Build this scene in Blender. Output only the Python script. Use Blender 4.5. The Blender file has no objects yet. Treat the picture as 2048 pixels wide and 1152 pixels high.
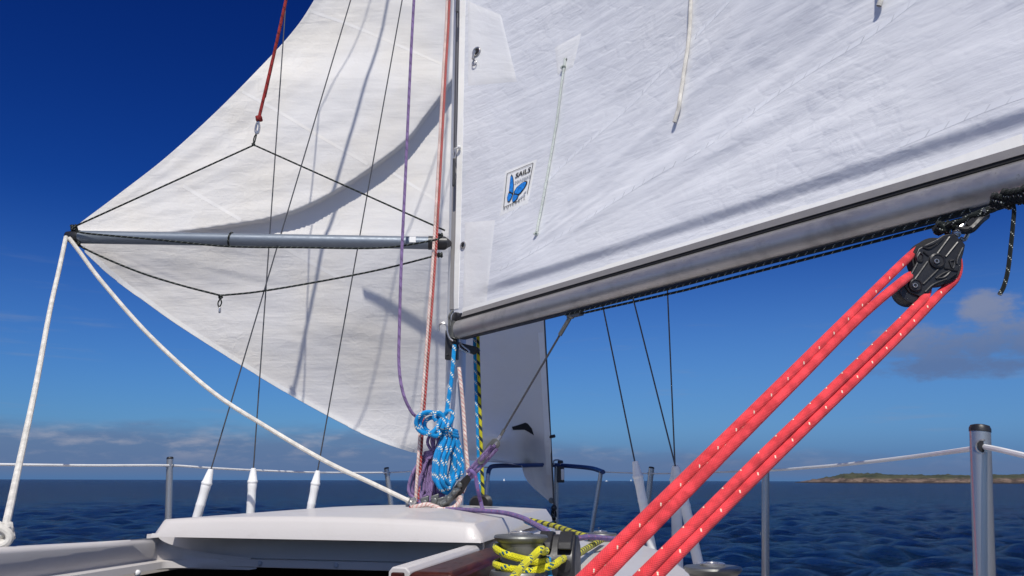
import bpy, bmesh, math, random
import numpy as np
from mathutils import Vector, Matrix, noise
from mathutils.bvhtree import BVHTree

random.seed(7)
R = math.radians
S = bpy.context.scene
COL = S.collection

# ------------------------------------------------------------------ camera
CZ = 1.6                      # eye height above the sea
PITCH = R(13.72)
ROLL = R(0.14)
FPX = 1577.0                  # focal length in photo pixels (2048 wide)
cam_d = bpy.data.cameras.new('camera'); cam = bpy.data.objects.new('camera', cam_d); COL.objects.link(cam)
cam_d.sensor_width = 36.0; cam_d.lens = 36.0 * FPX / 2048.0
cam_d.clip_start = 0.05; cam_d.clip_end = 60000
cam.location = (0, 0, CZ)
cam.rotation_mode = 'XYZ'
CM = Matrix.Rotation(R(90) + PITCH, 3, 'X') @ Matrix.Rotation(ROLL, 3, 'Z')
cam.rotation_euler = CM.to_euler()
S.camera = cam
CO = Vector((0, 0, CZ))

# ------------------------------------------------------------------ light
SUN_EL, SUN_AZ = R(51), R(-1.0)      # sun astern
sd = bpy.data.lights.new('sun', 'SUN'); sun = bpy.data.objects.new('sun', sd); COL.objects.link(sun)
sd.energy = 3.95; sd.angle = R(0.53); sd.color = (1.0, 0.955, 0.885)
SDIR = Vector((-math.sin(SUN_AZ) * math.cos(SUN_EL), -math.cos(SUN_AZ) * math.cos(SUN_EL), math.sin(SUN_EL)))
sun.rotation_euler = SDIR.to_track_quat('Z', 'Y').to_euler()
S.view_settings.view_transform = 'Standard'; S.view_settings.look = 'None'
S.view_settings.exposure = 0.0; S.view_settings.gamma = 1.0; S.view_settings.use_curve_mapping = False

W = bpy.data.worlds.new('World'); S.world = W; W.use_nodes = True
def build_world():
    nt = W.node_tree; nt.nodes.clear(); N = nt.nodes.new; L = nt.links.new
    def math_(op, a, b=None, clamp=False):
        n = N('ShaderNodeMath'); n.operation = op; n.use_clamp = clamp
        for i, v in enumerate((a, b)):
            if v is None: continue
            if isinstance(v, (int, float)): n.inputs[i].default_value = v
            else: L(v, n.inputs[i])
        return n.outputs[0]
    def ramp(v, a, b):
        n = N('ShaderNodeMapRange'); n.interpolation_type = 'SMOOTHSTEP'
        L(v, n.inputs[0]); n.inputs[1].default_value = a; n.inputs[2].default_value = b
        return n.outputs[0]
    def mix(f, a, b):
        n = N('ShaderNodeMix'); n.data_type = 'RGBA'; L(f, n.inputs[0])
        for i, v in ((6, a), (7, b)):
            if isinstance(v, tuple): n.inputs[i].default_value = (*v, 1)
            else: L(v, n.inputs[i])
        return n.outputs[2]
    out = N('ShaderNodeOutputWorld'); bg = N('ShaderNodeBackground'); L(bg.outputs[0], out.inputs[0])
    sky = N('ShaderNodeTexSky'); sky.sky_type = 'NISHITA'; sky.sun_disc = False
    sky.sun_elevation = SUN_EL; sky.sun_rotation = R(180) + SUN_AZ
    sky.air_density = 1.0; sky.dust_density = 1.0; sky.ozone_density = 4.0; sky.altitude = 0
    # the camera's deep-blue rendering of a clear sky: a contrast curve per channel
    sc = N('ShaderNodeVectorMath'); sc.operation = 'SCALE'; sc.inputs['Scale'].default_value = 0.1
    L(sky.outputs[0], sc.inputs[0])
    sx = N('ShaderNodeSeparateXYZ'); L(sc.outputs[0], sx.inputs[0]); cx = N('ShaderNodeCombineXYZ')
    for i, (g, k) in enumerate(((2.5, 9.0), (2.05, 9.6), (1.6, 11.3))):
        L(math_('MULTIPLY', math_('POWER', sx.outputs[i], g), k), cx.inputs[i])
    class _H: outputs = [cx.outputs[0]]
    hs = _H
    tc = N('ShaderNodeTexCoord'); sp = N('ShaderNodeSeparateXYZ'); L(tc.outputs['Generated'], sp.inputs[0])
    x, y, z = sp.outputs
    az = math_('ARCTAN2', x, y)
    el = math_('ARCSINE', z)
    def clouds(sa, se, off, scale, detail, rough=0.6):
        cb = N('ShaderNodeCombineXYZ'); L(math_('MULTIPLY', az, sa), cb.inputs[0]); L(math_('MULTIPLY', el, se), cb.inputs[1]); cb.inputs[2].default_value = off
        n = N('ShaderNodeTexNoise'); n.inputs['Scale'].default_value = scale; n.inputs['Detail'].default_value = detail; n.inputs['Roughness'].default_value = rough
        L(cb.outputs[0], n.inputs['Vector']); return n.outputs[0]
    # low bank of cloud on the horizon, thicker to port
    n1 = clouds(5, 22, 1.3, 1.6, 8)
    portside = ramp(az, 0.55, -0.5)
    hgt = math_('ADD', 0.022, math_('MULTIPLY', portside, 0.034))
    top = math_('SUBTRACT', el, math_('ADD', hgt, math_('MULTIPLY', math_('SUBTRACT', n1, 0.5), 0.05)))
    bank = math_('MULTIPLY', ramp(top, 0.016, -0.012), ramp(el, -0.001, 0.012))
    n2 = clouds(8, 28, 4.1, 2.3, 9)
    lit = math_('MULTIPLY', ramp(n2, 0.47, 0.76), ramp(el, 0.008, 0.045))
    bankcol = mix(lit, (1.15, 1.75, 3.2), (3.3, 3.3, 4.1))
    # one loose grey cloud to starboard, faint wisps above
    n3 = clouds(8, 16, 8.8, 2.0, 9, 0.62)
    def blob(a0, e0, ra, re):
        da = math_('DIVIDE', math_('SUBTRACT', az, a0), ra); de = math_('DIVIDE', math_('SUBTRACT', el, e0), re)
        return math_('SUBTRACT', 1.0, math_('ADD', math_('MULTIPLY', da, da), math_('MULTIPLY', de, de)))
    b = math_('MAXIMUM', math_('MAXIMUM', blob(0.57, 0.152, 0.15, 0.030), blob(0.555, 0.180, 0.040, 0.025)), blob(0.50, 0.122, 0.11, 0.016))
    cl = ramp(math_('ADD', math_('MULTIPLY', b, 0.55), math_('MULTIPLY', math_('SUBTRACT', n3, 0.5), 1.9)), -0.06, 0.46)
    cl = math_('MULTIPLY', cl, ramp(b, -0.55, 0.25))
    n4 = clouds(4, 40, 3.7, 1.5, 8)
    wisp = math_('MULTIPLY', math_('MULTIPLY', ramp(n4, 0.56, 0.8), ramp(el, 0.30, 0.12)), 0.35)
    lowhaze = math_('MULTIPLY', ramp(el, 0.34, 0.03), math_('ADD', 0.40, math_('MULTIPLY', ramp(az, -0.4, 0.4), 0.22)))
    c0 = mix(lowhaze, hs.outputs[0], (1.3, 2.95, 6.0))
    c = mix(math_('MULTIPLY', ramp(el, 0.07, 0.0), 0.85), c0, (0.80, 1.75, 3.7))
    c = mix(math_('MULTIPLY', bank, 0.74), c, bankcol)
    c = mix(wisp, c, (2.2, 2.8, 4.0))
    c = mix(math_('MULTIPLY', cl, 0.92), c, mix(ramp(math_('ADD', el, math_('MULTIPLY', n3, 0.05)), 0.150, 0.215), (1.05, 1.75, 3.5), (2.1, 2.5, 3.8)))
    n5 = clouds(2.2, 5, 6.6, 1.6, 7)
    fill_veil = math_('MULTIPLY', math_('MULTIPLY', ramp(y, 0.05, -0.35), ramp(el, 0.0, 0.15)), ramp(n5, 0.30, 0.62))  # unseen pale cloud astern, added to neutralise the blue fill light
    c = mix(math_('MULTIPLY', fill_veil, 0.34), c, (5.0, 4.8, 4.6))
    L(c, bg.inputs[0]); bg.inputs[1].default_value = 0.1
build_world()

# ------------------------------------------------------------------ geometry helpers
def ray(px, py):
    return CM @ Vector(((px - 1024) / FPX, -(py - 576) / FPX, -1))
def P(px, py, Y):                     # the point seen at a photo pixel whose distance ahead is Y
    d = ray(px, py); return CO + d * (Y / d.y)
def project(p):
    q = CM.transposed() @ (Vector(p) - CO)
    return 1024 + FPX * q.x / -q.z, 576 - FPX * q.y / -q.z
YAW = R(12)
MX, MY = -0.25, 3.5                   # mast foot
FW = Vector((math.sin(YAW), math.cos(YAW), 0)); RT = Vector((math.cos(YAW), -math.sin(YAW), 0)); UP = Vector((0, 0, 1))
def B(f, r, z):                       # boat frame: metres ahead of the mast, to starboard, relative to the eye
    return Vector((MX, MY, CZ + z)) + FW * f + RT * r
def spline(pts, n=10):
    pts = [Vector(p) for p in pts]
    if len(pts) < 3: return [pts[0].lerp(pts[-1], i / n) for i in range(n + 1)]
    P0 = [pts[0] * 2 - pts[1]] + pts + [pts[-1] * 2 - pts[-2]]
    out = []
    for i in range(1, len(P0) - 2):
        a, b, c, d = P0[i - 1:i + 3]
        for k in range(n):
            t = k / n
            out.append(0.5 * ((2 * b) + (c - a) * t + (2 * a - 5 * b + 4 * c - d) * t * t + (3 * b - a - 3 * c + d) * t ** 3))
    out.append(pts[-1]); return out
def interp(x, xs, ys): return float(np.interp(x, xs, ys))
def sstep(a, b, x):
    t = min(1, max(0, (x - a) / (b - a))); return t * t * (3 - 2 * t)

class MB:
    def __init__(s): s.v = []; s.f = []; s.uv = []
    def add(s, vs, fs, uvs=None):
        o = len(s.v); s.v += [Vector(v) for v in vs]
        for i, f in enumerate(fs):
            s.f.append([o + k for k in f]); s.uv.append(uvs[i] if uvs else None)
        return s
    def tube(s, pts, r, seg=10, closed=False, caps=True, sx=1.0):
        pts = [Vector(p) for p in pts]; n = len(pts)
        rr = r if isinstance(r, (list, tuple)) else [r] * n
        T = []
        for i in range(n):
            if closed: t = pts[(i + 1) % n] - pts[i - 1]
            else: t = pts[min(n - 1, i + 1)] - pts[max(0, i - 1)]
            T.append(t.normalized() if t.length > 1e-9 else (T[-1] if T else UP.copy()))
        u = T[0].orthogonal().normalized(); rings = []; Ls = [0.0]
        for i in range(n):
            if i:
                u = (u - T[i] * u.dot(T[i]))
                u = u.normalized() if u.length > 1e-8 else T[i].orthogonal().normalized()
                Ls.append(Ls[-1] + (pts[i] - pts[i - 1]).length)
            w = T[i].cross(u)
            rings.append([pts[i] + (u * math.cos(2 * math.pi * j / seg) + w * math.sin(2 * math.pi * j / seg) * sx) * rr[i] for j in range(seg)])
        vs = [p for ring in rings for p in ring]; fs = []; uvs = []
        circ = 2 * math.pi * max(1e-5, sum(rr) / n)
        for i in range(n if closed else n - 1):
            i2 = (i + 1) % n
            v0 = Ls[i] / circ; v1 = (Ls[i2] if i2 else Ls[i] + (pts[0] - pts[i]).length) / circ
            for j in range(seg):
                j2 = (j + 1) % seg
                fs.append([i * seg + j, i * seg + j2, i2 * seg + j2, i2 * seg + j])
                uvs.append([(j / seg, v0), ((j + 1) / seg, v0), ((j + 1) / seg, v1), (j / seg, v1)])
        if caps and not closed:
            fs.append(list(range(seg))[::-1]); uvs.append([(0, 0)] * seg)
            fs.append([(n - 1) * seg + j for j in range(seg)]); uvs.append([(0, 0)] * seg)
        return s.add(vs, fs, uvs)
    def rod(s, a, b, r, seg=12, r2=None): return s.tube([a, b], [r, r if r2 is None else r2], seg)
    def lathe(s, base, axis, prof, seg=28):      # prof: (radius, height)
        axis = Vector(axis).normalized(); base = Vector(base)
        u = axis.orthogonal().normalized(); w = axis.cross(u); vs = []; fs = []
        for (r, h) in prof:
            for j in range(seg):
                a = 2 * math.pi * j / seg; vs.append(base + axis * h + (u * math.cos(a) + w * math.sin(a)) * r)
        for i in range(len(prof) - 1):
            for j in range(seg):
                j2 = (j + 1) % seg; fs.append([i * seg + j, i * seg + j2, (i + 1) * seg + j2, (i + 1) * seg + j])
        fs.append(list(range(seg))[::-1]); fs.append([(len(prof) - 1) * seg + j for j in range(seg)])
        return s.add(vs, fs)
    def prism(s, poly, d):                       # poly: list of points, extruded by vector d
        n = len(poly); d = Vector(d); poly = [Vector(p) for p in poly]
        fs = [list(range(n))[::-1], [n + i for i in range(n)]]
        for i in range(n): fs.append([i, (i + 1) % n, n + (i + 1) % n, n + i])
        return s.add(poly + [p + d for p in poly], fs)
    def box(s, o, a, b, c):                      # corner o, edge vectors a, b, c
        o, a, b, c = map(Vector, (o, a, b, c))
        return s.prism([o, o + a, o + a + b, o + b], c)
    def cbox(s, c, a, b, d):                     # centred box, full edge vectors
        c, a, b, d = map(Vector, (c, a, b, d)); return s.box(c - a / 2 - b / 2 - d / 2, a, b, d)
    def ball(s, c, r, seg=16, sq=(1, 1, 1)):
        c = Vector(c); vs = []; fs = []; m = seg // 2
        for i in range(m + 1):
            t = math.pi * i / m
            for j in range(seg):
                a = 2 * math.pi * j / seg
                vs.append(c + Vector((math.sin(t) * math.cos(a) * r * sq[0], math.sin(t) * math.sin(a) * r * sq[1], math.cos(t) * r * sq[2])))
        for i in range(m):
            for j in range(seg):
                j2 = (j + 1) % seg; fs.append([i * seg + j, (i + 1) * seg + j, (i + 1) * seg + j2, i * seg + j2])
        return s.add(vs, fs)
    def build(s, name, mat, parent=None, bevel=0, sharp=38, fix=True):
        me = bpy.data.meshes.new(name)
        o = bpy.data.objects.new(name, me); COL.objects.link(o)
        if parent is not None:
            org = Vector(parent['_org']); o.parent = parent
        else:
            xs = [v.x for v in s.v]; ys = [v.y for v in s.v]; zs = [v.z for v in s.v]
            org = Vector(((min(xs) + max(xs)) / 2, (min(ys) + max(ys)) / 2, min(zs))); o.location = org
        o['_org'] = list(org)
        me.from_pydata([v - org for v in s.v], [], s.f)
        uvl = me.uv_layers.new(name='UVMap'); flat = []
        for f, u in zip(s.f, s.uv): flat += [c for p in (u or [(0, 0)] * len(f)) for c in p]
        uvl.data.foreach_set('uv', flat)
        me.materials.append(mat)
        if fix:
            bm = bmesh.new(); bm.from_mesh(me); bmesh.ops.recalc_face_normals(bm, faces=bm.faces); bm.to_mesh(me); bm.free()
        me.polygons.foreach_set('use_smooth', [True] * len(me.polygons))
        me.set_sharp_from_angle(angle=R(sharp))
        if bevel:
            m = o.modifiers.new('bevel', 'BEVEL'); m.width = bevel; m.segments = 3; m.limit_method = 'ANGLE'; m.angle_limit = R(40)
        return o
def thing(name, label, cat, loc, group=None):
    o = bpy.data.objects.new(name, None); COL.objects.link(o); o.location = loc; o['_org'] = list(loc)
    o.empty_display_size = 0.05
    return tag(o, label, cat, group)
def tag(o, label, cat, group=None):
    o['label'] = label; o['category'] = cat
    if group: o['group'] = group
    return o
def struct(o, kind='structure'): o['kind'] = kind; return o

# ------------------------------------------------------------------ materials
def lin(r, g, b):
    f = lambda c: (c / 255 / 12.92) if c / 255 <= 0.04045 else ((c / 255 + 0.055) / 1.055) ** 2.4
    return (f(r), f(g), f(b))
class NT:
    def __init__(s, name):
        s.m = bpy.data.materials.new(name); s.m.use_nodes = True; s.t = s.m.node_tree; s.t.nodes.clear()
        s.out = s.N('ShaderNodeOutputMaterial'); s.b = s.N('ShaderNodeBsdfPrincipled'); s.L(s.b.outputs[0], s.out.inputs[0])
    def N(s, k): return s.t.nodes.new(k)
    def L(s, a, b): s.t.links.new(a, b)
    def put(s, v, i):
        if isinstance(v, (int, float)): i.default_value = v
        elif isinstance(v, tuple): i.default_value = (*v, 1) if len(v) == 3 and i.type == 'RGBA' else v
        else: s.L(v, i)
    def math(s, op, a, b=None, c=None, clamp=False):
        n = s.N('ShaderNodeMath'); n.operation = op; n.use_clamp = clamp
        for i, v in enumerate((a, b, c)):
            if v is not None: s.put(v, n.inputs[i])
        return n.outputs[0]
    def ramp(s, v, a, b, lo=0.0, hi=1.0):
        n = s.N('ShaderNodeMapRange'); n.interpolation_type = 'SMOOTHSTEP'; s.put(v, n.inputs[0])
        for i, q in ((1, a), (2, b), (3, lo), (4, hi)): n.inputs[i].default_value = q
        return n.outputs[0]
    def mix(s, f, a, b):
        n = s.N('ShaderNodeMix'); n.data_type = 'RGBA'; s.put(f, n.inputs[0]); s.put(a, n.inputs[6]); s.put(b, n.inputs[7]); return n.outputs[2]
    def coord(s, kind='Object', scale=(1, 1, 1), rot=(0, 0, 0)):
        t = s.N('ShaderNodeTexCoord'); m = s.N('ShaderNodeMapping'); m.inputs['Scale'].default_value = scale; m.inputs['Rotation'].default_value = rot
        s.L(t.outputs[kind], m.inputs[0]); return m.outputs[0]
    def noise(s, vec, scale, detail=4, rough=0.55, dist=0.0):
        n = s.N('ShaderNodeTexNoise'); s.L(vec, n.inputs['Vector'])
        for k, q in (('Scale', scale), ('Detail', detail), ('Roughness', rough), ('Distortion', dist)): n.inputs[k].default_value = q
        return n.outputs[0]
    def voro(s, vec, scale, feature='DISTANCE_TO_EDGE'):
        n = s.N('ShaderNodeTexVoronoi'); n.feature = feature; s.L(vec, n.inputs['Vector']); n.inputs['Scale'].default_value = scale; return n.outputs[0]
    def bump(s, h, strength=0.5, dist=0.01, nrm=None):
        n = s.N('ShaderNodeBump'); n.inputs['Strength'].default_value = strength; n.inputs['Distance'].default_value = dist
        s.L(h, n.inputs['Height'])
        if nrm is not None: s.L(nrm, n.inputs['Normal'])
        return n.outputs[0]
    def set(s, **k):
        names = dict(color='Base Color', rough='Roughness', metal='Metallic', normal='Normal', spec='Specular IOR Level', coat='Coat Weight', ior='IOR', sheen='Sheen Weight', coatr='Coat Roughness')
        for q, v in k.items(): s.put(v, s.b.inputs[names[q]])
        return s.m

def simple(name, col, rough=0.5, metal=0.0, var=0.12, scale=14, bump=0.0, bscale=120, **kw):
    t = NT(name); c = t.coord()
    n = t.noise(c, scale, 6)
    dark = tuple(x * (1 - var) for x in col); light = tuple(min(1, x * (1 + var)) for x in col)
    t.set(color=t.mix(t.ramp(n, 0.3, 0.7), dark, light), rough=t.ramp(t.noise(c, scale * 2.3, 5), 0.2, 0.8, max(0.03, rough - 0.1), min(1, rough + 0.12)), metal=metal, **kw)
    if bump: t.set(normal=t.bump(t.noise(c, bscale, 5), bump, 0.004))
    return t.m

def rope_mat(name, base, fleck=None, sel=(8, 1, 8, 1), var=0.2, dirt=0.25, ns=8.0, bs=0.45):
    """braided sheath: two helical strand families, tracer strands of another colour"""
    t = NT(name); tc = t.N('ShaderNodeTexCoord'); sp = t.N('ShaderNodeSeparateXYZ'); t.L(tc.outputs['UV'], sp.inputs[0])
    u, v = sp.outputs[0], sp.outputs[1]
    a = t.math('MULTIPLY', t.math('ADD', u, v), ns); b = t.math('MULTIPLY', t.math('SUBTRACT', u, v), ns)
    h = t.math('MULTIPLY', t.math('ABSOLUTE', t.math('SINE', t.math('MULTIPLY', a, math.pi))), t.math('ABSOLUTE', t.math('SINE', t.math('MULTIPLY', b, math.pi))))
    oc = t.coord(); n = t.noise(oc, 35, 6)
    dark = tuple(x * (1 - dirt) for x in base); light = tuple(min(1, x * (1 + var)) for x in base)
    c = t.mix(t.ramp(n, 0.3, 0.72), dark, light)
    if fleck:
        fa = t.math('FLOORED_MODULO', t.math('FLOOR', a), sel[0]); fb = t.math('FLOORED_MODULO', t.math('FLOOR', b), sel[2])
        m = t.math('MULTIPLY', t.math('LESS_THAN', fa, sel[1] - 0.5), t.math('LESS_THAN', fb, sel[3] - 0.5))
        c = t.mix(m, c, fleck)
    g = t.ramp(h, 0.0, 0.28, 0.68, 1.0); gm = t.N('ShaderNodeVectorMath'); gm.operation = 'SCALE'; t.L(c, gm.inputs[0]); t.L(g, gm.inputs['Scale']); c = gm.outputs[0]  # grooves between strands darkened in the colour, like shadow
    t.set(color=c, rough=0.9, spec=0.15, sheen=0.1, normal=t.bump(h, bs, 0.0024 * 8 / ns))
    return t.m

def cloth_mat(name, base, streak_rot=0.0, streak=0.5, crump=0.5, transl=0.18, warm=(1.0, 0.97, 0.90)):
    t = NT(name); uv = t.coord('UV'); st = t.coord('UV', (0.6, 4.2, 1), (0, 0, streak_rot)); st2 = t.coord('UV', (2.2, 13.0, 1), (0, 0, streak_rot))
    stain = t.noise(uv, 1.7, 6)
    col = t.mix(t.ramp(stain, 0.35, 0.75), base, tuple(b * w for b, w in zip(base, warm)))
    weave = t.noise(t.coord('UV', (420, 420, 1)), 1.0, 2)
    cr1 = t.ramp(t.voro(t.coord('UV', (1, 1.6, 1), (0, 0, streak_rot + 0.5)), 4.5), 0.0, 0.10); cr2 = t.ramp(t.voro(t.coord('UV', (1, 1.4, 1), (0, 0, streak_rot + 1.2)), 13), 0.0, 0.14)
    crn = t.noise(uv, 11, 7, 0.62, 0.6); msk = t.ramp(t.noise(uv, 0.9, 3), 0.36, 0.66, 0.25, 1.25)
    h = t.math('ADD', t.math('MULTIPLY', t.noise(st, 2.2, 5, 0.5, 0.25), 0.034 * streak), t.math('MULTIPLY', t.noise(st2, 1.6, 4, 0.5, 0.4), 0.010 * streak))
    h2 = t.math('MULTIPLY', msk, t.math('ADD', t.math('MULTIPLY', crn, 0.0085 * crump), t.math('ADD', t.math('MULTIPLY', cr1, 0.0011 * crump), t.math('MULTIPLY', cr2, 0.0010 * crump))))
    hh = t.math('ADD', t.math('ADD', h, h2), t.math('MULTIPLY', weave, 0.00025))
    nrm = t.bump(hh, 1.0, 1.0)
    t.set(color=col, rough=0.62, spec=0.28, normal=nrm)
    tr = t.N('ShaderNodeBsdfTranslucent'); t.L(col, tr.inputs[0]); t.L(nrm, tr.inputs['Normal'])
    mx = t.N('ShaderNodeMixShader'); mx.inputs[0].default_value = transl
    t.L(t.b.outputs[0], mx.inputs[1]); t.L(tr.outputs[0], mx.inputs[2]); t.L(mx.outputs[0], t.out.inputs[0])
    return t.m

def alu_mat(name, col=(0.55, 0.56, 0.58), rough=0.42, stain=0.5, metal=0.85, bmp=0.12):
    t = NT(name); c = t.coord(); n = t.noise(c, 9, 8, 0.65); n2 = t.noise(c, 45, 6, 0.7)
    st = t.math('MULTIPLY', t.ramp(n, 0.45, 0.75), stain); st2 = t.math('MULTIPLY', t.ramp(n2, 0.62, 0.74), stain)
    cc = t.mix(st, col, tuple(x * 0.55 for x in col)); cc = t.mix(st2, cc, tuple(x * 0.3 for x in col))
    t.set(color=cc, metal=metal, rough=t.ramp(n2, 0.2, 0.8, rough - 0.1, rough + 0.15) if bmp else rough, normal=t.bump(n2, bmp, 0.002)); return t.m

def wood_mat():
    t = NT('varnished_mahogany'); c = t.coord('Object', (3, 3, 40), (0.2, 0.1, 0)); n = t.noise(t.coord('Object', (30, 5, 60)), 2.0, 6, 0.6, 0.5)
    base = t.mix(t.ramp(n, 0.3, 0.75), (0.026, 0.007, 0.006), (0.070, 0.018, 0.013))
    wear = t.ramp(t.noise(t.coord('Object', (7, 7, 20)), 2.6, 8, 0.65), 0.60, 0.72)
    col = t.mix(t.math('MULTIPLY', wear, .7), base, (0.12, 0.075, 0.06))
    t.set(color=col, rough=t.math('ADD', t.math('MULTIPLY', wear, 0.3), 0.42), coat=0.0, spec=0.12, normal=t.bump(n, 0.25, 0.002)); return t.m

def gelcoat(name, col=(0.57, 0.54, 0.515)):
    t = NT(name); c = t.coord(); n = t.noise(c, 5, 7, 0.6); n2 = t.noise(c, 160, 3); sc = t.noise(t.coord('Object', (4, 30, 8)), 3, 6)
    cc = t.mix(t.math('MULTIPLY', t.ramp(n, 0.5, 0.8), 0.5), col, tuple(a * b for a, b in zip(col, (0.80, 0.76, 0.72))))
    cc = t.mix(t.math('MULTIPLY', t.ramp(sc, 0.62, 0.8), 0.3), cc, (0.45, 0.42, 0.39))
    t.set(color=cc, rough=t.ramp(n, 0.2, 0.8, 0.35, 0.55), coat=0.15, normal=t.bump(n2, 0.12, 0.0015)); return t.m

def sea_mat():
    t = NT('sea_water'); c = t.coord()
    n1 = t.noise(t.coord('Object', (0.9, 2.2, 1), (0, 0, 0.2)), 1.7, 8, 0.66, 0.5); n2 = t.noise(t.coord('Object', (1, 1.8, 1)), 5, 6, 0.62, 0.3); n3 = t.noise(t.coord('Object', (0.5, 1.2, 1)), 0.25, 5, 0.6)
    n4 = t.noise(t.coord('Object', (0.5, 1.5, 1), (0, 0, -0.15)), 0.75, 6, 0.65, 0.4)
    h = t.math('ADD', t.math('ADD', t.math('MULTIPLY', n1, 0.50), t.math('MULTIPLY', n4, 0.85)), t.math('ADD', t.math('MULTIPLY', n2, 0.11), t.math('MULTIPLY', n3, 1.3)))
    col = t.mix(t.ramp(n3, 0.35, 0.7), (0.0010, 0.010, 0.036), (0.0022, 0.021, 0.062))
    nrm = t.bump(h, 1.0, 1.0)
    t.set(color=col, rough=0.6, spec=0.0, normal=nrm)
    gl = t.N('ShaderNodeBsdfGlossy'); gl.inputs['Roughness'].default_value = 0.10; t.L(nrm, gl.inputs['Normal'])
    fr = t.N('ShaderNodeFresnel'); fr.inputs['IOR'].default_value = 1.333; t.L(nrm, fr.inputs['Normal'])
    mx = t.N('ShaderNodeMixShader'); t.L(t.math('MINIMUM', t.math('MULTIPLY', fr.outputs[0], 1.0), 0.60), mx.inputs[0])
    t.L(t.b.outputs[0], mx.inputs[1]); t.L(gl.outputs[0], mx.inputs[2]); t.L(mx.outputs[0], t.out.inputs[0])
    return t.m

def land_mat():
    t = NT('headland_rock_and_turf'); g = t.N('ShaderNodeNewGeometry'); sp = t.N('ShaderNodeSeparateXYZ'); t.L(g.outputs['Position'], sp.inputs[0])
    c = t.coord(); n = t.noise(c, 0.035, 8, 0.65); n2 = t.noise(t.coord('Object', (1, 1, 4)), 0.12, 7, 0.7)
    z = t.math('ADD', sp.outputs[2], t.math('MULTIPLY', t.math('SUBTRACT', n, 0.5), 7.0))
    rock = t.mix(t.ramp(n2, 0.42, 0.58), (0.05, 0.034, 0.026), (0.19, 0.135, 0.10))
    turf = t.mix(t.ramp(n, 0.35, 0.7), (0.022, 0.034, 0.014), (0.075, 0.075, 0.035))
    col = t.mix(t.ramp(z, 3.6, 5.6), rock, turf); col = t.mix(t.ramp(sp.outputs[2], 1.4, 0.5), col, (0.025, 0.02, 0.018))
    t.set(color=col, rough=0.95, normal=t.bump(n2, 0.6, 1.0)); return t.m

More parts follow.
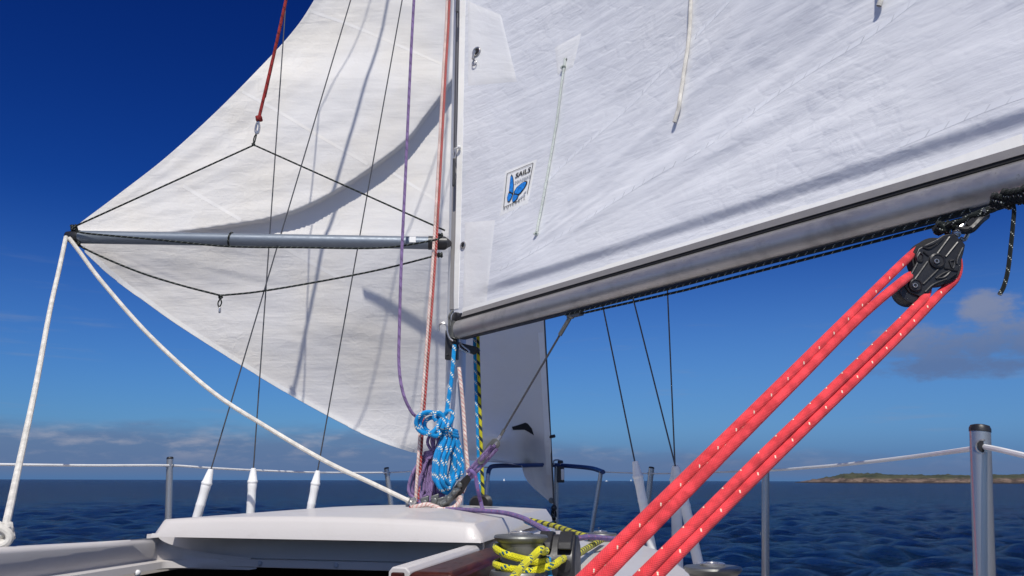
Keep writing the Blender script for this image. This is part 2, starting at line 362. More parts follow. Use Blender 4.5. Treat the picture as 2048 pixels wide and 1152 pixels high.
M = dict(
    gel=gelcoat('white_gelcoat'), gel2=gelcoat('white_painted_panel', (0.54, 0.515, 0.50)),
    alu=alu_mat('weathered_aluminium', (0.46, 0.445, 0.435), 0.36, 0.75, 0.72), mast=alu_mat('anodised_mast', (0.62, 0.64, 0.68), 0.45, 0.2, 0.55),
    track=alu_mat('grey_track', (0.25, 0.24, 0.235), 0.5, 0.25, 0.3),
    pole=alu_mat('blue_grey_pole', (0.17, 0.20, 0.24), 0.45, 0.25, 0.35),
    steel=alu_mat('stainless_steel', (0.46, 0.45, 0.44), 0.24, 0.0, 0.75, 0.0), dull=alu_mat('dull_bronze_steel', (0.17, 0.175, 0.165), 0.40, 0.4, 0.6),
    black=simple('black_plastic', (0.014, 0.014, 0.016), 0.42, bump=0.1), rubber=simple('black_rubber', (0.012, 0.012, 0.013), 0.6),
    dark=simple('interior_shade_black', (0.012, 0.012, 0.013), 0.9), groove=simple('groove_shade', (0.012, 0.012, 0.013), 0.8),
    cover=simple('white_pvc_cover', (0.80, 0.80, 0.78), 0.4, var=0.05), wire=alu_mat('wire_rope', (0.10, 0.10, 0.105), 0.45, 0.2, 0.6),
    wood=wood_mat(), white=simple('white_plastic', (0.78, 0.78, 0.76), 0.45, var=0.06), lens=simple('clear_lens', (0.6, 0.62, 0.62), 0.15),
    blue=simple('blue_rail_cover', (0.02, 0.05, 0.16), 0.35), ink_shade=simple('black_ink_and_hole_shade', (0.012, 0.012, 0.014), 0.6), grey=simple('grey_ink', (0.42, 0.44, 0.48), 0.6),  # the black also paints the shadow inside holes and cutouts
    wing=simple('blue_print', (0.012, 0.20, 0.62), 0.55, var=0.35, scale=90), sticker=simple('white_sticker', (0.80, 0.80, 0.78), 0.5, var=0.03),
    main=cloth_mat('mainsail_cloth', (0.80, 0.81, 0.835), 0.0, 0.32, 0.42, 0.17, (.99, .985, .97)), patch=cloth_mat('sail_patch_cloth', (0.80, 0.805, 0.81), 0.4, 0.15, 0.25, 0.06),
    genoa=cloth_mat('headsail_cloth', (0.80, 0.785, 0.755), 0.55, 0.22, 0.34, 0.14), tape=cloth_mat('sail_tape_cloth', (0.86, 0.86, 0.84), 0, 0.05, 0.2, 0.05),
    seam0=cloth_mat('seam_cloth', (0.86, 0.86, 0.86), 0, 0.0, 0.15, 0.05),
    sailmark=cloth_mat('dark_sail_mark', (0.012, 0.013, 0.015), 0, 0.05, 0.1, 0.0),
    rred=rope_mat('red_braid', lin(240, 72, 78), (0.85, 0.72, 0.55), (14, 1, 14, 2), 0.22, 0.3, 14.0, .6),
    rblue=rope_mat('blue_braid', lin(22, 140, 205), (0.78, 0.76, 0.62), (8, 2, 2, 1)),
    rnavy=rope_mat('navy_braid', lin(20, 60, 150), (0.5, 0.5, 0.5), (8, 1, 4, 1)),
    ryel=rope_mat('yellow_braid', lin(214, 208, 40), (0.02, 0.10, 0.14), (8, 2, 2, 1)),
    ryb=rope_mat('yellow_black_braid', lin(190, 185, 45), (0.015, 0.03, 0.035), (8, 3, 1, 1)),
    rpur=rope_mat('purple_braid', lin(118, 98, 150), lin(190, 90, 130), (8, 1, 4, 1)),
    rpurd=rope_mat('dark_purple_braid', lin(138, 116, 160), lin(84, 66, 104), (8, 2, 2, 1)),
    rwhite=rope_mat('white_braid', lin(222, 218, 208), (0.30, 0.28, 0.27), (16, 1, 16, 1), 0.1, 0.2, 16.0, .3),
    rwr=rope_mat('white_red_braid', lin(225, 210, 200), lin(190, 60, 60), (6, 2, 2, 1), ns=16.0),
    rrw=rope_mat('red_white_braid', lin(168, 52, 52), lin(225, 200, 190), (6, 2, 2, 1), ns=16.0),
    rdr=rope_mat('dark_red_braid', lin(150, 50, 48), lin(70, 20, 20), (8, 2, 2, 1)),
    rblk=rope_mat('black_braid', (0.010, 0.014, 0.013), (0.42, 0.45, 0.40), (8, 1, 2, 1)),
    rthin=rope_mat('pale_green_cord', lin(205, 212, 205), (0.3, 0.35, 0.32), (8, 1, 4, 1), 0.1, 0.1),
    sea=sea_mat(), land=land_mat(), boatw=simple('distant_white', (0.8, 0.8, 0.8), 0.6),
)
def seam_mat():
    t = NT('stitched_seam'); tc = t.N('ShaderNodeTexCoord'); sp = t.N('ShaderNodeSeparateXYZ'); t.L(tc.outputs['UV'], sp.inputs[0])
    u, v = sp.outputs[0], sp.outputs[1]
    tick = t.math('LESS_THAN', t.math('FRACT', t.math('ADD', t.math('MULTIPLY', v, 22.0), t.math('MULTIPLY', u, 30.0))), 0.10)
    edge = t.math('GREATER_THAN', u, 0.0205)
    wob = t.ramp(t.noise(t.coord('UV', (3, 3, 1)), 3.0, 4), 0.3, 0.7)
    c = t.mix(t.math('MULTIPLY', t.math('MAXIMUM', t.math('MULTIPLY', tick, 0.6), t.math('MULTIPLY', edge, 0.5)), wob), (0.735, 0.75, 0.78), (0.30, 0.31, 0.33))
    t.set(color=c, rough=0.65, spec=0.25); return t.m
M['seam'] = seam_mat()
M['gseam'] = cloth_mat('headsail_seam_cloth', (0.84, 0.825, 0.795), 0, 0.1, 0.2, 0.10)
#@SECTION setting
# ------------------------------------------------------------------ sea
def build_sea():
    inner = np.linspace(R(-38), R(38), 460); outer = np.linspace(R(40), R(320), 90)[1:-1]
    az = np.concatenate([inner, outer]); na = len(az)
    rl = [2.5]
    while rl[-1] < 40000:
        q = rl[-1]; rl.append(q + (0.5 if q < 8 else max(.10, q * .0095) if q < 320 else q * .04))
    r = np.array(rl); nr = len(r)
    Rr, A = np.meshgrid(r, az, indexing='ij'); X = Rr * np.sin(A); Y = Rr * np.cos(A); Z = np.zeros_like(X)
    rng = np.random.RandomState(3); dr = np.gradient(r)[:, None] * np.ones_like(X)
    for k in range(96):
        lam = 0.40 * (3.0 / 0.40) ** (rng.rand() ** 1.05); th = R(-8) + rng.randn() * 0.75
        amp = 0.0098 * lam ** 0.85 * (0.6 + 0.8 * rng.rand()); kk = 2 * math.pi / lam
        ph = kk * (X * math.sin(th) + Y * math.cos(th)) + rng.rand() * 7
        wgt = np.clip((lam / dr - 2.0) / 2.5, 0, 1)
        gust = 0.75 + 0.25 * np.sin(X * 0.031 * (1 + rng.rand()) + rng.rand() * 6) * np.sin(Y * 0.023 * (1 + rng.rand()) + rng.rand() * 6)
        Z += wgt * amp * gust * (2 * ((np.sin(ph) * 0.5 + 0.5) ** 1.5) - 0.85)
    vs = np.stack([X, Y, Z], -1).reshape(-1, 3)
    i, j = np.meshgrid(np.arange(nr - 1), np.arange(na), indexing='ij'); j2 = (j + 1) % na
    fs = np.stack([i * na + j, i * na + j2, (i + 1) * na + j2, (i + 1) * na + j], -1).reshape(-1, 4)
    me = bpy.data.meshes.new('sea'); me.vertices.add(len(vs)); me.vertices.foreach_set('co', vs.ravel())
    me.loops.add(fs.size); me.loops.foreach_set('vertex_index', fs.ravel().astype(np.int32))
    me.polygons.add(len(fs)); me.polygons.foreach_set('loop_start', np.arange(0, fs.size, 4, dtype=np.int32))
    me.update(calc_edges=True); me.polygons.foreach_set('use_smooth', [True] * len(fs)); me.flip_normals(); me.update()
    me.materials.append(M['sea']); o = bpy.data.objects.new('sea', me); COL.objects.link(o); struct(o)
build_sea()

def build_land():
    m = MB(); a0, a1 = math.atan2(1575 - 1024, FPX), R(60); n = 520; deps = [0, 5, 12, 22, 40, 75, 130, 220, 330]
    vs = []; 
    for i in range(n + 1):
        t = i / n; a = a0 + (a1 - a0) * t ** 1.35; px = 1024 + FPX * math.tan(a)
        top = interp(px, [1575, 1600, 1640, 1665, 1700, 1760, 1850, 1950, 2048, 2400], [0.2, 2.4, 5.8, 9.3, 10.2, 8.8, 8.0, 8.3, 8.2, 9.5])
        for k, dd in enumerate(deps):
            rad = 830 + dd + 18 * noise.noise(Vector((i * 0.05, 3.1, 0))) + 60 * (1 - sstep(1575, 1700, px))
            h = [-1.5, 0.8, 2.6, 4.2, 5.4, 6.4, 7.0, 7.1, 6.0][k] / 7.1 * top
            h += noise.fractal(Vector((i * 0.11, k * 1.7, 2.2)), 1.0, 2.0, 4) * (1.5 if 0 < k < 4 else 1.1) * min(1, top / 4) * (k > 0)
            if k > 3: h += max(0, noise.noise(Vector((i * 0.32, k * 2.1, 6.2)))) * 1.3 * min(1, top / 4)
            if k == 0: h = -1.5
            vs.append((rad * math.sin(a), rad * math.cos(a), h))
    K = len(deps); fs = [[i * K + k, (i + 1) * K + k, (i + 1) * K + k + 1, i * K + k + 1] for i in range(n) for k in range(K - 1)]
    m.add(vs, fs); o = m.build('headland', M['land'], sharp=180); struct(o)
build_land()

def distant_boat(px, dist, hgt, label, sail=True):
    d = ray(px, 963); p = Vector((d.x, d.y, 0)).normalized() * dist
    t = thing('sailboat' if sail else 'motorboat', label, 'boat', p); side = Vector((d.y, -d.x, 0)).normalized()
    h = MB(); L_ = 4.2
    prof = [(-L_, .9), (-L_ * .9, .1), (L_ * .75, .1), (L_ * 1.1, 1.2), (0, .9)]
    fw = Vector((-side.y, side.x, 0)); h.prism([p + side * a + UP * b - fw for a, b in prof], fw * 2); h.build('hull', M['boatw'], t)
    if sail:
        s_ = MB(); s_.prism([p + side * -3 + UP * 1.5, p + side * 2.6 + UP * 1.5, p + side * .4 + UP * hgt], fw * .1); s_.build('sail', M['boatw'], t)
    else:
        s_ = MB(); s_.prism([p + side * -1.5 + UP * 1, p + side * 1.4 + UP * 1, p + side * .9 + UP * 2.6, p + side * -1.3 + UP * 2.6], fw * 1.2); s_.build('cabin', M['boatw'], t)
distant_boat(1008, 3600, 11, 'tiny white sailboat on the horizon left of the bow rail post')
distant_boat(1213, 2600, 9, 'tiny white motorboat on the horizon right of the bow rail', False)
distant_boat(1262, 5200, 11, 'faint tiny white sailboat on the horizon beside the starboard shroud cover')

#@SECTION yacht
# ------------------------------------------------------------------ yacht body
yacht = thing('sailing_yacht', 'white fibreglass yacht body with cabin roof, open hatch and cockpit sides in the foreground', 'yacht', B(0, 0, -1.6))
def loft(m, prof_f, half, zs, close_bottom=True):
    pass
st_f = [-3.6, -2.6, -1.5, -0.5, 0.5, 1.2, 1.7, 2.15, 2.5]
st_r = [0.95, 1.25, 1.40, 1.38, 1.18, 0.92, 0.60, 0.28, 0.02]
def half_beam(f): return interp(f, st_f, st_r)
m = MB(); nst = 40; vs = []; fs = []
for i in range(nst + 1):
    f = -3.6 + 6.10 * i / nst; hb = half_beam(f)
    for (k, z) in ((1.0, -0.56), (0.98, -0.8), (0.93, -1.15), (0.82, -1.5), (0.4, -1.8), (0.0, -1.9)):
        vs += [B(f, hb * k, z)]
    for (k, z) in ((0.4, -1.8), (0.82, -1.5), (0.93, -1.15), (0.98, -0.8), (1.0, -0.56)):
        vs += [B(f, -hb * k, z)]
K = 11
for i in range(nst):
    for k in range(K - 1): fs.append([i * K + k, i * K + k + 1, (i + 1) * K + k + 1, (i + 1) * K + k])
fs.append([k for k in range(K)])
m.add(vs, fs); m.build('hull', M['gel'], yacht)
m = MB(); vs = []; fs = []                       # deck: two side strips plus foredeck around the cockpit
for i in range(nst + 1):
    f = -3.6 + 6.10 * i / nst; hb = half_beam(f); inn = 0.62 if f < -0.2 else 0.0
    vs += [B(f, -hb, -0.55), B(f, -min(hb * .98, inn), -0.545), B(f, min(hb * .98, inn), -0.545), B(f, hb, -0.55)]
for i in range(nst):
    a, b = i * 4, (i + 1) * 4
    fs += [[a, a + 1, b + 1, b], [a + 2, a + 3, b + 3, b + 2]]
    if -3.6 + 6.10 * (i + 1) / nst > -0.1: fs.append([a + 1, a + 2, b + 2, b + 1])
m.add(vs, fs); m.build('deck', M['gel'], yacht)
m = MB()
for s_ in (-1, 1):
    m.tube(spline([B(f, s_ * half_beam(f) * 0.985, -0.535) for f in st_f], 5), 0.018, 8)
m.build('toe_rail', M['wood'], yacht)

def slab(m, top, z_t, z_b, rnd=0.03, crown=0.0):
    """rounded-edge slab: list of (f, r) clockwise outline"""
    c = Vector((sum(p[0] for p in top) / len(top), sum(p[1] for p in top) / len(top)))
    def ring(ins, z):
        out = []
        for f, r in top:
            d = (c - Vector((f, r))); L_ = d.length; q = Vector((f, r)) + d * min(0.9, ins / L_ * 1.2); out.append(B(q.x, q.y, z))
        return out
    levels = [(0.0, z_b), (0.0 + rnd * .25, z_t - rnd), (rnd * .55, z_t - rnd * .35), (rnd * 1.1, z_t - rnd * .06), (rnd * 1.9, z_t)]
    vs = []; n = len(top)
    for ins, z in levels: vs += ring(ins, z)
    fs = []
    for l in range(len(levels) - 1):
        for i in range(n):
            j = (i + 1) % n; fs.append([l * n + i, l * n + j, (l + 1) * n + j, (l + 1) * n + i])
    fs.append([(len(levels) - 1) * n + i for i in range(n)])
    m.add(vs, fs)
def dens(poly, k=8):
    out = []
    for i in range(len(poly)):
        a, b = Vector(poly[i]), Vector(poly[(i + 1) % len(poly)])
        for q in range(k): out.append(tuple(a.lerp(b, q / k)))
    return out
# starboard cabin top beside the hatch, and foredeck side of the cabin
ZR = -0.20
m = MB(); slab(m, dens([(-3.2, 0.585), (-1.3, 0.585), (-1.28, 0.50), (-0.02, 0.42), (0.10, 0.46), (-0.30, 0.74), (-0.9, 0.92), (-1.45, 1.00), (-3.2, 0.98)], 5), ZR, -0.55, 0.025)
m.build('cabin_side', M['gel'], yacht)
m = MB(); slab(m, dens([(-3.2, -0.53), (-1.2, -0.54), (0.1, -0.45), (0.12, -0.5), (-0.30, -0.72), (-0.9, -0.84), (-1.45, -0.86), (-3.2, -0.84)], 5), -0.235, -0.262, 0.015)
m.build('cabin_side', M['gel'], yacht)
# forward cabin roof below the mast
m = MB(); slab(m, dens([(-1.15, -0.44), (-1.15, 0.46), (-0.1, 0.46), (0.25, 0.30), (0.25, -0.30), (-0.1, -0.44)], 4), -0.165, -0.20, 0.02)
m.build('cabin_roof', M['gel'], yacht)

# sliding hatch cover ("garage"): cambered lid with a sloping aft face
def garage():
    m = MB(); nr, nf = 44, 14; fa, ff = -1.305, -0.16; r0, r1 = -0.502, 0.452; vs = []; fs = []
    def zt(r): u = (r - (r0 + r1) / 2) / ((r1 - r0) / 2); return -0.098 - 0.013 * u * u
    rows = [(-0.006, -0.064, 0), (-0.004, -0.055, 0), (0.006, -0.014, .3), (0.012, -0.005, .55), (0.022, 0.0, .8)]
    rows += [(0.06 + (ff - fa - 0.06) * i / nf, 0.0, 1) for i in range(nf + 1)]
    for (df, dz, _) in rows:
        for k in range(nr + 1):
            q = k / nr; r = r0 + (r1 - r0) * q
            e = min(q, 1 - q) * (r1 - r0); drop = 0.03 * (1 - sstep(0, 0.022, e)) if dz > -0.05 else 0
            if dz <= -0.05: zz = -0.156 + (dz + 0.064)
            else: zz = zt(r) + dz - drop
            vs.append(B(fa + df, r, zz))
    n = nr + 1
    for i in range(len(rows) - 1):
        for k in range(nr): fs.append([i * n + k, i * n + k + 1, (i + 1) * n + k + 1, (i + 1) * n + k])
    # side skirts, front and underside
    L_ = len(rows); base = len(vs)
    for i in range(L_): vs += [B(fa + rows[i][0], r0 - 0.003, -0.156), B(fa + rows[i][0], r1 + 0.003, -0.156)]
    for i in range(L_ - 1):
        fs.append([i * n, (i + 1) * n, base + 2 * (i + 1), base + 2 * i]); fs.append([i * n + nr, base + 2 * i + 1, base + 2 * (i + 1) + 1, (i + 1) * n + nr])
    fs.append([base, base + 1, base + 2 * L_ - 1, base + 2 * L_ - 2])
    fs.append([(L_ - 1) * n + k for k in range(n)] + [base + 2 * L_ - 1, base + 2 * L_ - 2])
    m.add(vs, fs); return m.build('hatch_cover', M['gel'], yacht, sharp=45)
garage()

# hatch well: port side wall with a curved forward corner, front panel and lip
def well():
    zb, zl = -0.222, -0.244
    m = MB(); path = []; rads = []
    for i in range(16): path.append((-3.0 + 1.72 * i / 15, -0.495))
    for i in range(1, 13):
        a = i / 12 * math.pi / 2; path.append((-1.28 + 0.062 * math.sin(a), -0.495 + 0.26 * (1 - math.cos(a))))
    vs = []; n = len(path); fs = []
    def top(i): 
        f = path[i][0]
        return -0.147 - 0.017 * sstep(-2.0, -1.27, f)
    for i, (f, r) in enumerate(path):
        cut = 0 if i < 16 else 1 - (1 - (i - 15) / 12) ** 1.5; zt = top(i) * (1 - cut) + (zb + 0.004) * cut
        q_ = 1 - 0.75 * sstep(-1.6, -1.30, f)
        vs += [B(f, r - 0.04 * q_, zt - .03), B(f, r - 0.034 * q_, zt - 0.002), B(f, r - 0.022 * q_, zt + 0.004), B(f, r - 0.008, zt), B(f, r - .003, zt - 0.010), B(f, r - 0.022 * (1 - cut), zb), B(f, r + 0.010, zb - 0.004), B(f, r + 0.013, zl), B(f, r - 0.01, zl - .004)]
    K = 9
    for i in range(n - 1):
        for k in range(K - 1): fs.append([i * K + k, (i + 1) * K + k, (i + 1) * K + k + 1, i * K + k + 1])
    m.add(vs, fs); wall = m.build('hatch_wall', M['gel2'], yacht, sharp=50)
    r_ = MB()
    for f in (-2.3, -2.02, -1.80, -1.58, -1.38):
        rr = -0.495 + 0.012
        q = MB(); q.lathe(B(f, rr, -0.245), RT * 1 + FW * -0.35, [(0.0085, 0), (0.0085, .003), (0.006, .006), (0.002, .0075)], 12); q.build('rivet', M['white'], wall)
    # front panel and lip under the hatch cover
    m = MB(); m.box(B(-1.195, -0.60, -0.158), RT * 1.03, FW * 0.02, UP * -0.060); m.build('front_panel', M['gel2'], yacht)
    m = MB(); m.box(B(-1.222, -0.36, -0.2185), RT * 0.78, FW * 0.03, UP * -0.022); lip = m.build('front_lip', M['gel2'], yacht, bevel=0.003)
    for r in (-0.21, 0.02):
        q = MB(); q.lathe(B(-1.222, r, -0.229), -FW, [(0.0075, 0), (0.0075, .002), (0.004, .005)], 12); q.build('rivet', M['grey'], lip)
    # starboard wall of the well, capped with a mahogany board at its after end
    m = MB(); m.prism([B(-1.30, .405, -.30), B(-1.30, .405, -.172), B(-1.30, .412, -.163), B(-1.30, .440, -.163), B(-1.30, .449, -.172), B(-1.30, .449, -.30)], FW * -0.545)
    m.build('hatch_wall', M['gel2'], yacht, bevel=0.003)
    m = MB(); m.box(B(-1.8455, .413, -.172), RT * .026, FW * -.010, UP * -.13); m.build('wood_cap', M['wood'], yacht, bevel=0.003)
    # mahogany rail beside it
    m = MB(); m.prism([B(-1.33, .462, -.26), B(-1.33, .462, -.178), B(-1.33, .472, -.166), B(-1.33, .548, -.166), B(-1.33, .558, -.178), B(-1.33, .558, -.26)], FW * -0.575 + UP * 0.002)
    m.build('wood_rail', M['wood'], yacht, bevel=0.009)
    # cabin interior below the well, its shadow put in as near-black colour
    m = MB(); o = B(-3.2, -0.60, -0.262); 
    zf = -0.95
    a, b = -3.2, -0.1
    pts = lambda z: [B(a, -.60, z), B(a, .585, z), B(b, .585, z), B(b, -.60, z)]
    t_, u_ = pts(-0.262), pts(zf)
    m.add(t_ + u_, [[4, 5, 6, 7], [0, 1, 5, 4], [1, 2, 6, 5], [2, 3, 7, 6], [3, 0, 4, 7]]); m.build('cabin_interior', M['dark'], yacht, fix=False)
well()

# ------------------------------------------------------------------ mast
mast = thing('mast', 'silver aluminium mast rising from the cabin roof between the two sails', 'mast', B(0, 0, -.165))
MFOOT = B(0, 0, -.164)
def oval(c, ax, ay, n=28): return [c + RT * (ax * math.cos(2 * math.pi * i / n)) + FW * (ay * math.sin(2 * math.pi * i / n)) for i in range(n)]
MAX_, MAY_ = 0.043, 0.058
MH = 8.9
MLEAN = Vector((0, 0, 0))
m = MB(); m.prism(oval(MFOOT, MAX_, MAY_), UP * MH); m.build('mast_tube', M['mast'], mast)
m = MB(); m.lathe(MFOOT + UP * -.0, UP, [(.075, 0.0), (.075, .012), (.066, .02), (.064, .03)]); m.build('mast_step', M['dull'], mast)
m = MB(); m.box(B(-MAY_ - .012, -.014, 0.74), RT * .028, FW * .018, UP * 7.8); m.build('sail_track', M['track'], mast)
#@SECTION sails
# ------------------------------------------------------------------ mainsail and boom
TACK = P(908, 630, 3.40)
def foot_at(px):                      # the boom is level: find the distance where the foot line has the tack's height
    py = interp(px, [905, 1300, 1654, 2048], [631, 523, 420, 287])
    d = ray(px, py); return CO + d * ((TACK.z - CZ + 0.005) / d.z)
FR = foot_at(2048)
FDIR = (FR - TACK); FDIR.z = 0; FDIR.normalize()
SN = Vector((FDIR.y, -FDIR.x, 0))     # towards the viewer?
if SN.dot(CO - TACK) < 0: SN = -SN
CHORD = 3.15; HEAD = Vector((TACK.x - .0, TACK.y + .02, CZ + 8.5)); CLEW = TACK + FDIR * CHORD
print('boom dir', FDIR, 'FR', FR, 'dist', (FR - TACK).length)
def sail_xyz(u, hgt):                 # u along the foot 0..1, hgt metres above the foot
    w = hgt / (HEAD.z - TACK.z); a = TACK.lerp(HEAD, w); b = CLEW.lerp(HEAD, w); ch = CHORD * (1 - w)
    p = a.lerp(b, u); x = u * ch
    cam_ = 0.075 * ch * (1 - (1 - min(1, hgt / 1.6)) ** 2) * (4 * u * (1 - u)) ** 0.8
    d = -cam_
    # shelf above the hem
    shelf = sstep(0.0, .5, x) * 0.02
    d += shelf * (sstep(0.045, 0.088, hgt) - sstep(0.10, 0.6, hgt)) 
    # long tension folds fanning along the foot
    ang = math.atan2(hgt, x + 0.05); rad = math.hypot(hgt, x)
    am = sstep(0.05, .35, hgt) * sstep(.15, .8, x)
    low = 1 - 0.65 * sstep(.35, .75, ang)
    d += low * (am * 0.016 * noise.noise(Vector((rad * 0.7, ang * 11, 1.7))) + am * 0.0075 * noise.noise(Vector((rad * 1.2, ang * 27, 5.2))) + am * .003 * noise.noise(Vector((rad * 1.6, ang * 55, 2.2))))
    d += 0.004 * noise.noise(Vector((x * 4, hgt * 4, 9.1))) * sstep(.02, .2, hgt) + 0.0022 * noise.noise(Vector((x * 10, hgt * 8, 3.3))) * sstep(.02, .2, hgt)
    # luff tape scallops
    d += 0.004 * math.sin(hgt * 9) * (1 - sstep(0, .1, x))
    return p + SN * d
def build_main():
    hs = list(np.arange(0, .3, .005)) + list(np.arange(.3, 2.75, .016)) + list(np.linspace(2.75, 8.5, 40)); us = np.concatenate([np.linspace(0, .1, 20)[:-1], np.linspace(.1, .86, 190), np.linspace(.86, 1, 15)[1:]])
    vs = []; fs = []; uv = []; n = len(us)
    for h in hs:
        for u in us: vs.append(sail_xyz(u, h))
    UVf = lambda i, k: (float(us[k]) * CHORD * (1 - hs[i] / 8.5), float(hs[i]))
    for i in range(len(hs) - 1):
        for k in range(n - 1):
            fs.append([i * n + k, i * n + k + 1, (i + 1) * n + k + 1, (i + 1) * n + k]); uv.append([UVf(i, k), UVf(i, k + 1), UVf(i + 1, k + 1), UVf(i + 1, k)])
    m = MB(); m.add(vs, fs, uv); return m, BVHTree.FromPolygons(vs, fs)
mainsail = thing('mainsail', 'large white mainsail filling the upper right above the boom with a butterfly sticker', 'sail', TACK)
m, BM = build_main(); main_body = m.build('sail_body', M['main'], mainsail, sharp=180)
# ---- helpers that lay real strips and patches on a sail
def hit(bvh, px, py, off=0.0):
    d = ray(px, py).normalized()
    loc, nrm, _, _ = bvh.ray_cast(CO, d)
    k = 1
    while loc is None and k < 14:      # just off the edge: take the nearest cloth
        for ox, oy in ((2, 0), (-2, 0), (0, -2), (0, 2)):
            loc, nrm, _, _ = bvh.ray_cast(CO, ray(px + ox * k, py + oy * k).normalized())
            if loc is not None: break
        k += 1
    if loc is None: return None, None
    if nrm.dot(d) > 0: nrm = -nrm
    return loc + nrm * off, nrm
def px_path(pts, n=8): return [(v.x, v.y) for v in spline([Vector((a, b, 0)) for a, b in pts], n)]
def strip(bvh, pts, width, off, name, mat, parent, n=10):
    m = MB(); c = []; 
    for (a, b) in px_path(pts, n):
        p, nn = hit(bvh, a, b)
        if p is not None: c.append((p, nn))
    vs = []; fs = []; uv = []; L_ = 0
    for i, (p, nn) in enumerate(c):
        t = (c[min(i + 1, len(c) - 1)][0] - c[max(i - 1, 0)][0]).normalized(); s_ = t.cross(nn).normalized() * width / 2
        vs += [p - s_ - nn * .002, p - s_ + nn * off, p + s_ + nn * off, p + s_ - nn * .002]
    for i in range(len(c) - 1):
        l0 = L_; L_ += (c[i + 1][0] - c[i][0]).length
        for k in range(3):
            fs.append([i * 4 + k, i * 4 + k + 1, (i + 1) * 4 + k + 1, (i + 1) * 4 + k]); uv.append([(k * .01, l0), (k * .01 + .01, l0), (k * .01 + .01, L_), (k * .01, L_)])
    m.add(vs, fs, uv); return m.build(name, mat, parent)
def quad_px(q, s, t):                 # q: TL TR BR BL photo pixels
    a = Vector(q[0]).lerp(Vector(q[1]), s); b = Vector(q[3]).lerp(Vector(q[2]), s); v = a.lerp(b, t); return v.x, v.y
def patch(bvh, q, off, name, mat, parent, n=14):
    m = MB(); vs = []; fs = []; uv = []
    for i in range(n + 1):
        for k in range(n + 1):
            p, nn = hit(bvh, *quad_px(q, k / n, i / n))
            edge = i in (0, n) or k in (0, n); vs.append(p + nn * (off if not edge else off * .1))
    for i in range(n):
        for k in range(n):
            a = i * (n + 1) + k; fs.append([a, a + 1, a + n + 2, a + n + 1]); uv.append([(x * .3 / n, y * .3 / n) for x, y in ((k, i), (k + 1, i), (k + 1, i + 1), (k, i + 1))])
    m.add(vs, fs, uv); return m.build(name, mat, parent, sharp=60)
def ring_on(bvh, px, py, r, tr, off=0.003):
    p, nn = hit(bvh, px, py, off); u = nn.orthogonal().normalized(); w = nn.cross(u); n = 24
    return [p + (u * math.cos(2 * math.pi * i / n) + w * math.sin(2 * math.pi * i / n)) * r for i in range(n)], p, nn

# hem, luff tape, patches, seams
strip(BM, [(925, 623), (1100, 573), (1300, 517), (1500, 458), (1654, 412), (1850, 348), (2046, 279)], .030, .0015, 'foot_hem', M['tape'], mainsail, 24)
strip(BM, [(926, 0), (923, 150), (920, 300), (917, 450), (914, 560), (913, 618)], .030, .002, 'luff_tape', M['tape'], mainsail, 30)
reef_patch = patch(BM, [(936, 2), (1002, 30), (1034, 163), (936, 172)], .0018, 'reef_patch', M['patch'], mainsail, 20)
tack_patch = patch(BM, [(930, 445), (990, 440), (972, 612), (926, 616)], .0014, 'tack_patch', M['patch'], mainsail, 20)
eye_patch = patch(BM, [(1110, 95), (1163, 66), (1146, 134), (1115, 150)], .002, 'reef_eye_patch', M['patch'], mainsail, 12)
for pts in ([(1462, -2), (1380, 85), (1303, 165), (1260, 211), (1140, 317), (1085, 372)], [(1003, 444), (1040, 412), (1060, 395)],
            [(1836, -4), (1740, 70), (1650, 125), (1556, 186), (1480, 243), (1400, 300), (1300, 356), (1148, 454), (1050, 512), (1000, 538)],
            [(2300, 130), (2048, 190), (1800, 290)]):
    strip(BM, pts, .016, .0005, 'seam', M['seam'], mainsail, 30)
# grommets
m = MB(); rg, p, nn = ring_on(BM, 954, 104, .020, 0); m.tube(rg, .0055, 8, closed=True); m.build('reef_cringle', M['steel'], reef_patch)
m = MB(); m.lathe(p + nn * .001, nn, [(.017, 0), (.017, .001)], 20); m.build('cringle_hole', M['ink_shade'], reef_patch)
m = MB(); q, nn = hit(BM, 950, 116, .014); q2, _ = hit(BM, 951, 128, .010)
u = nn.cross(UP).normalized(); wv = nn.cross(u)
m.tube([hit(BM, 953, 104, .012)[0], q, hit(BM, 950, 121, .016)[0]], .006, 8)
m.tube([q2 + (u * math.cos(a * math.pi / 8) + wv * math.sin(a * math.pi / 8)) * .013 for a in range(16)], .0022, 6, closed=True); m.build('reef_ring', M['steel'], reef_patch)
m = MB(); rg, p, nn = ring_on(BM, 927, 491, .0135, 0); m.tube(rg, .0045, 8, closed=True); m.build('reef_cringle', M['steel'], tack_patch)
m = MB(); m.lathe(p + nn * .001, nn, [(.0105, 0), (.0105, .001)], 20); m.build('cringle_hole', M['ink_shade'], tack_patch)
m = MB(); _, p, nn = ring_on(BM, 1133, 120, .006, 0); m.lathe(p, nn, [(.007, 0), (.007, .001)], 12); m.build('eyelet', M['ink_shade'], eye_patch)
# luff slides and lashings
for (py) in (295, ):
    m = MB(); p, nn = hit(BM, 921, py, .003); m.tube(spline([p, P(914, py + 1, p.y - .01), P(910, py + 3, p.y - .0)], 5), .0055, 8); m.ball(P(918, py - 1, p.y - .012), .008, 10); m.build('luff_slide', M['white'], mainsail)
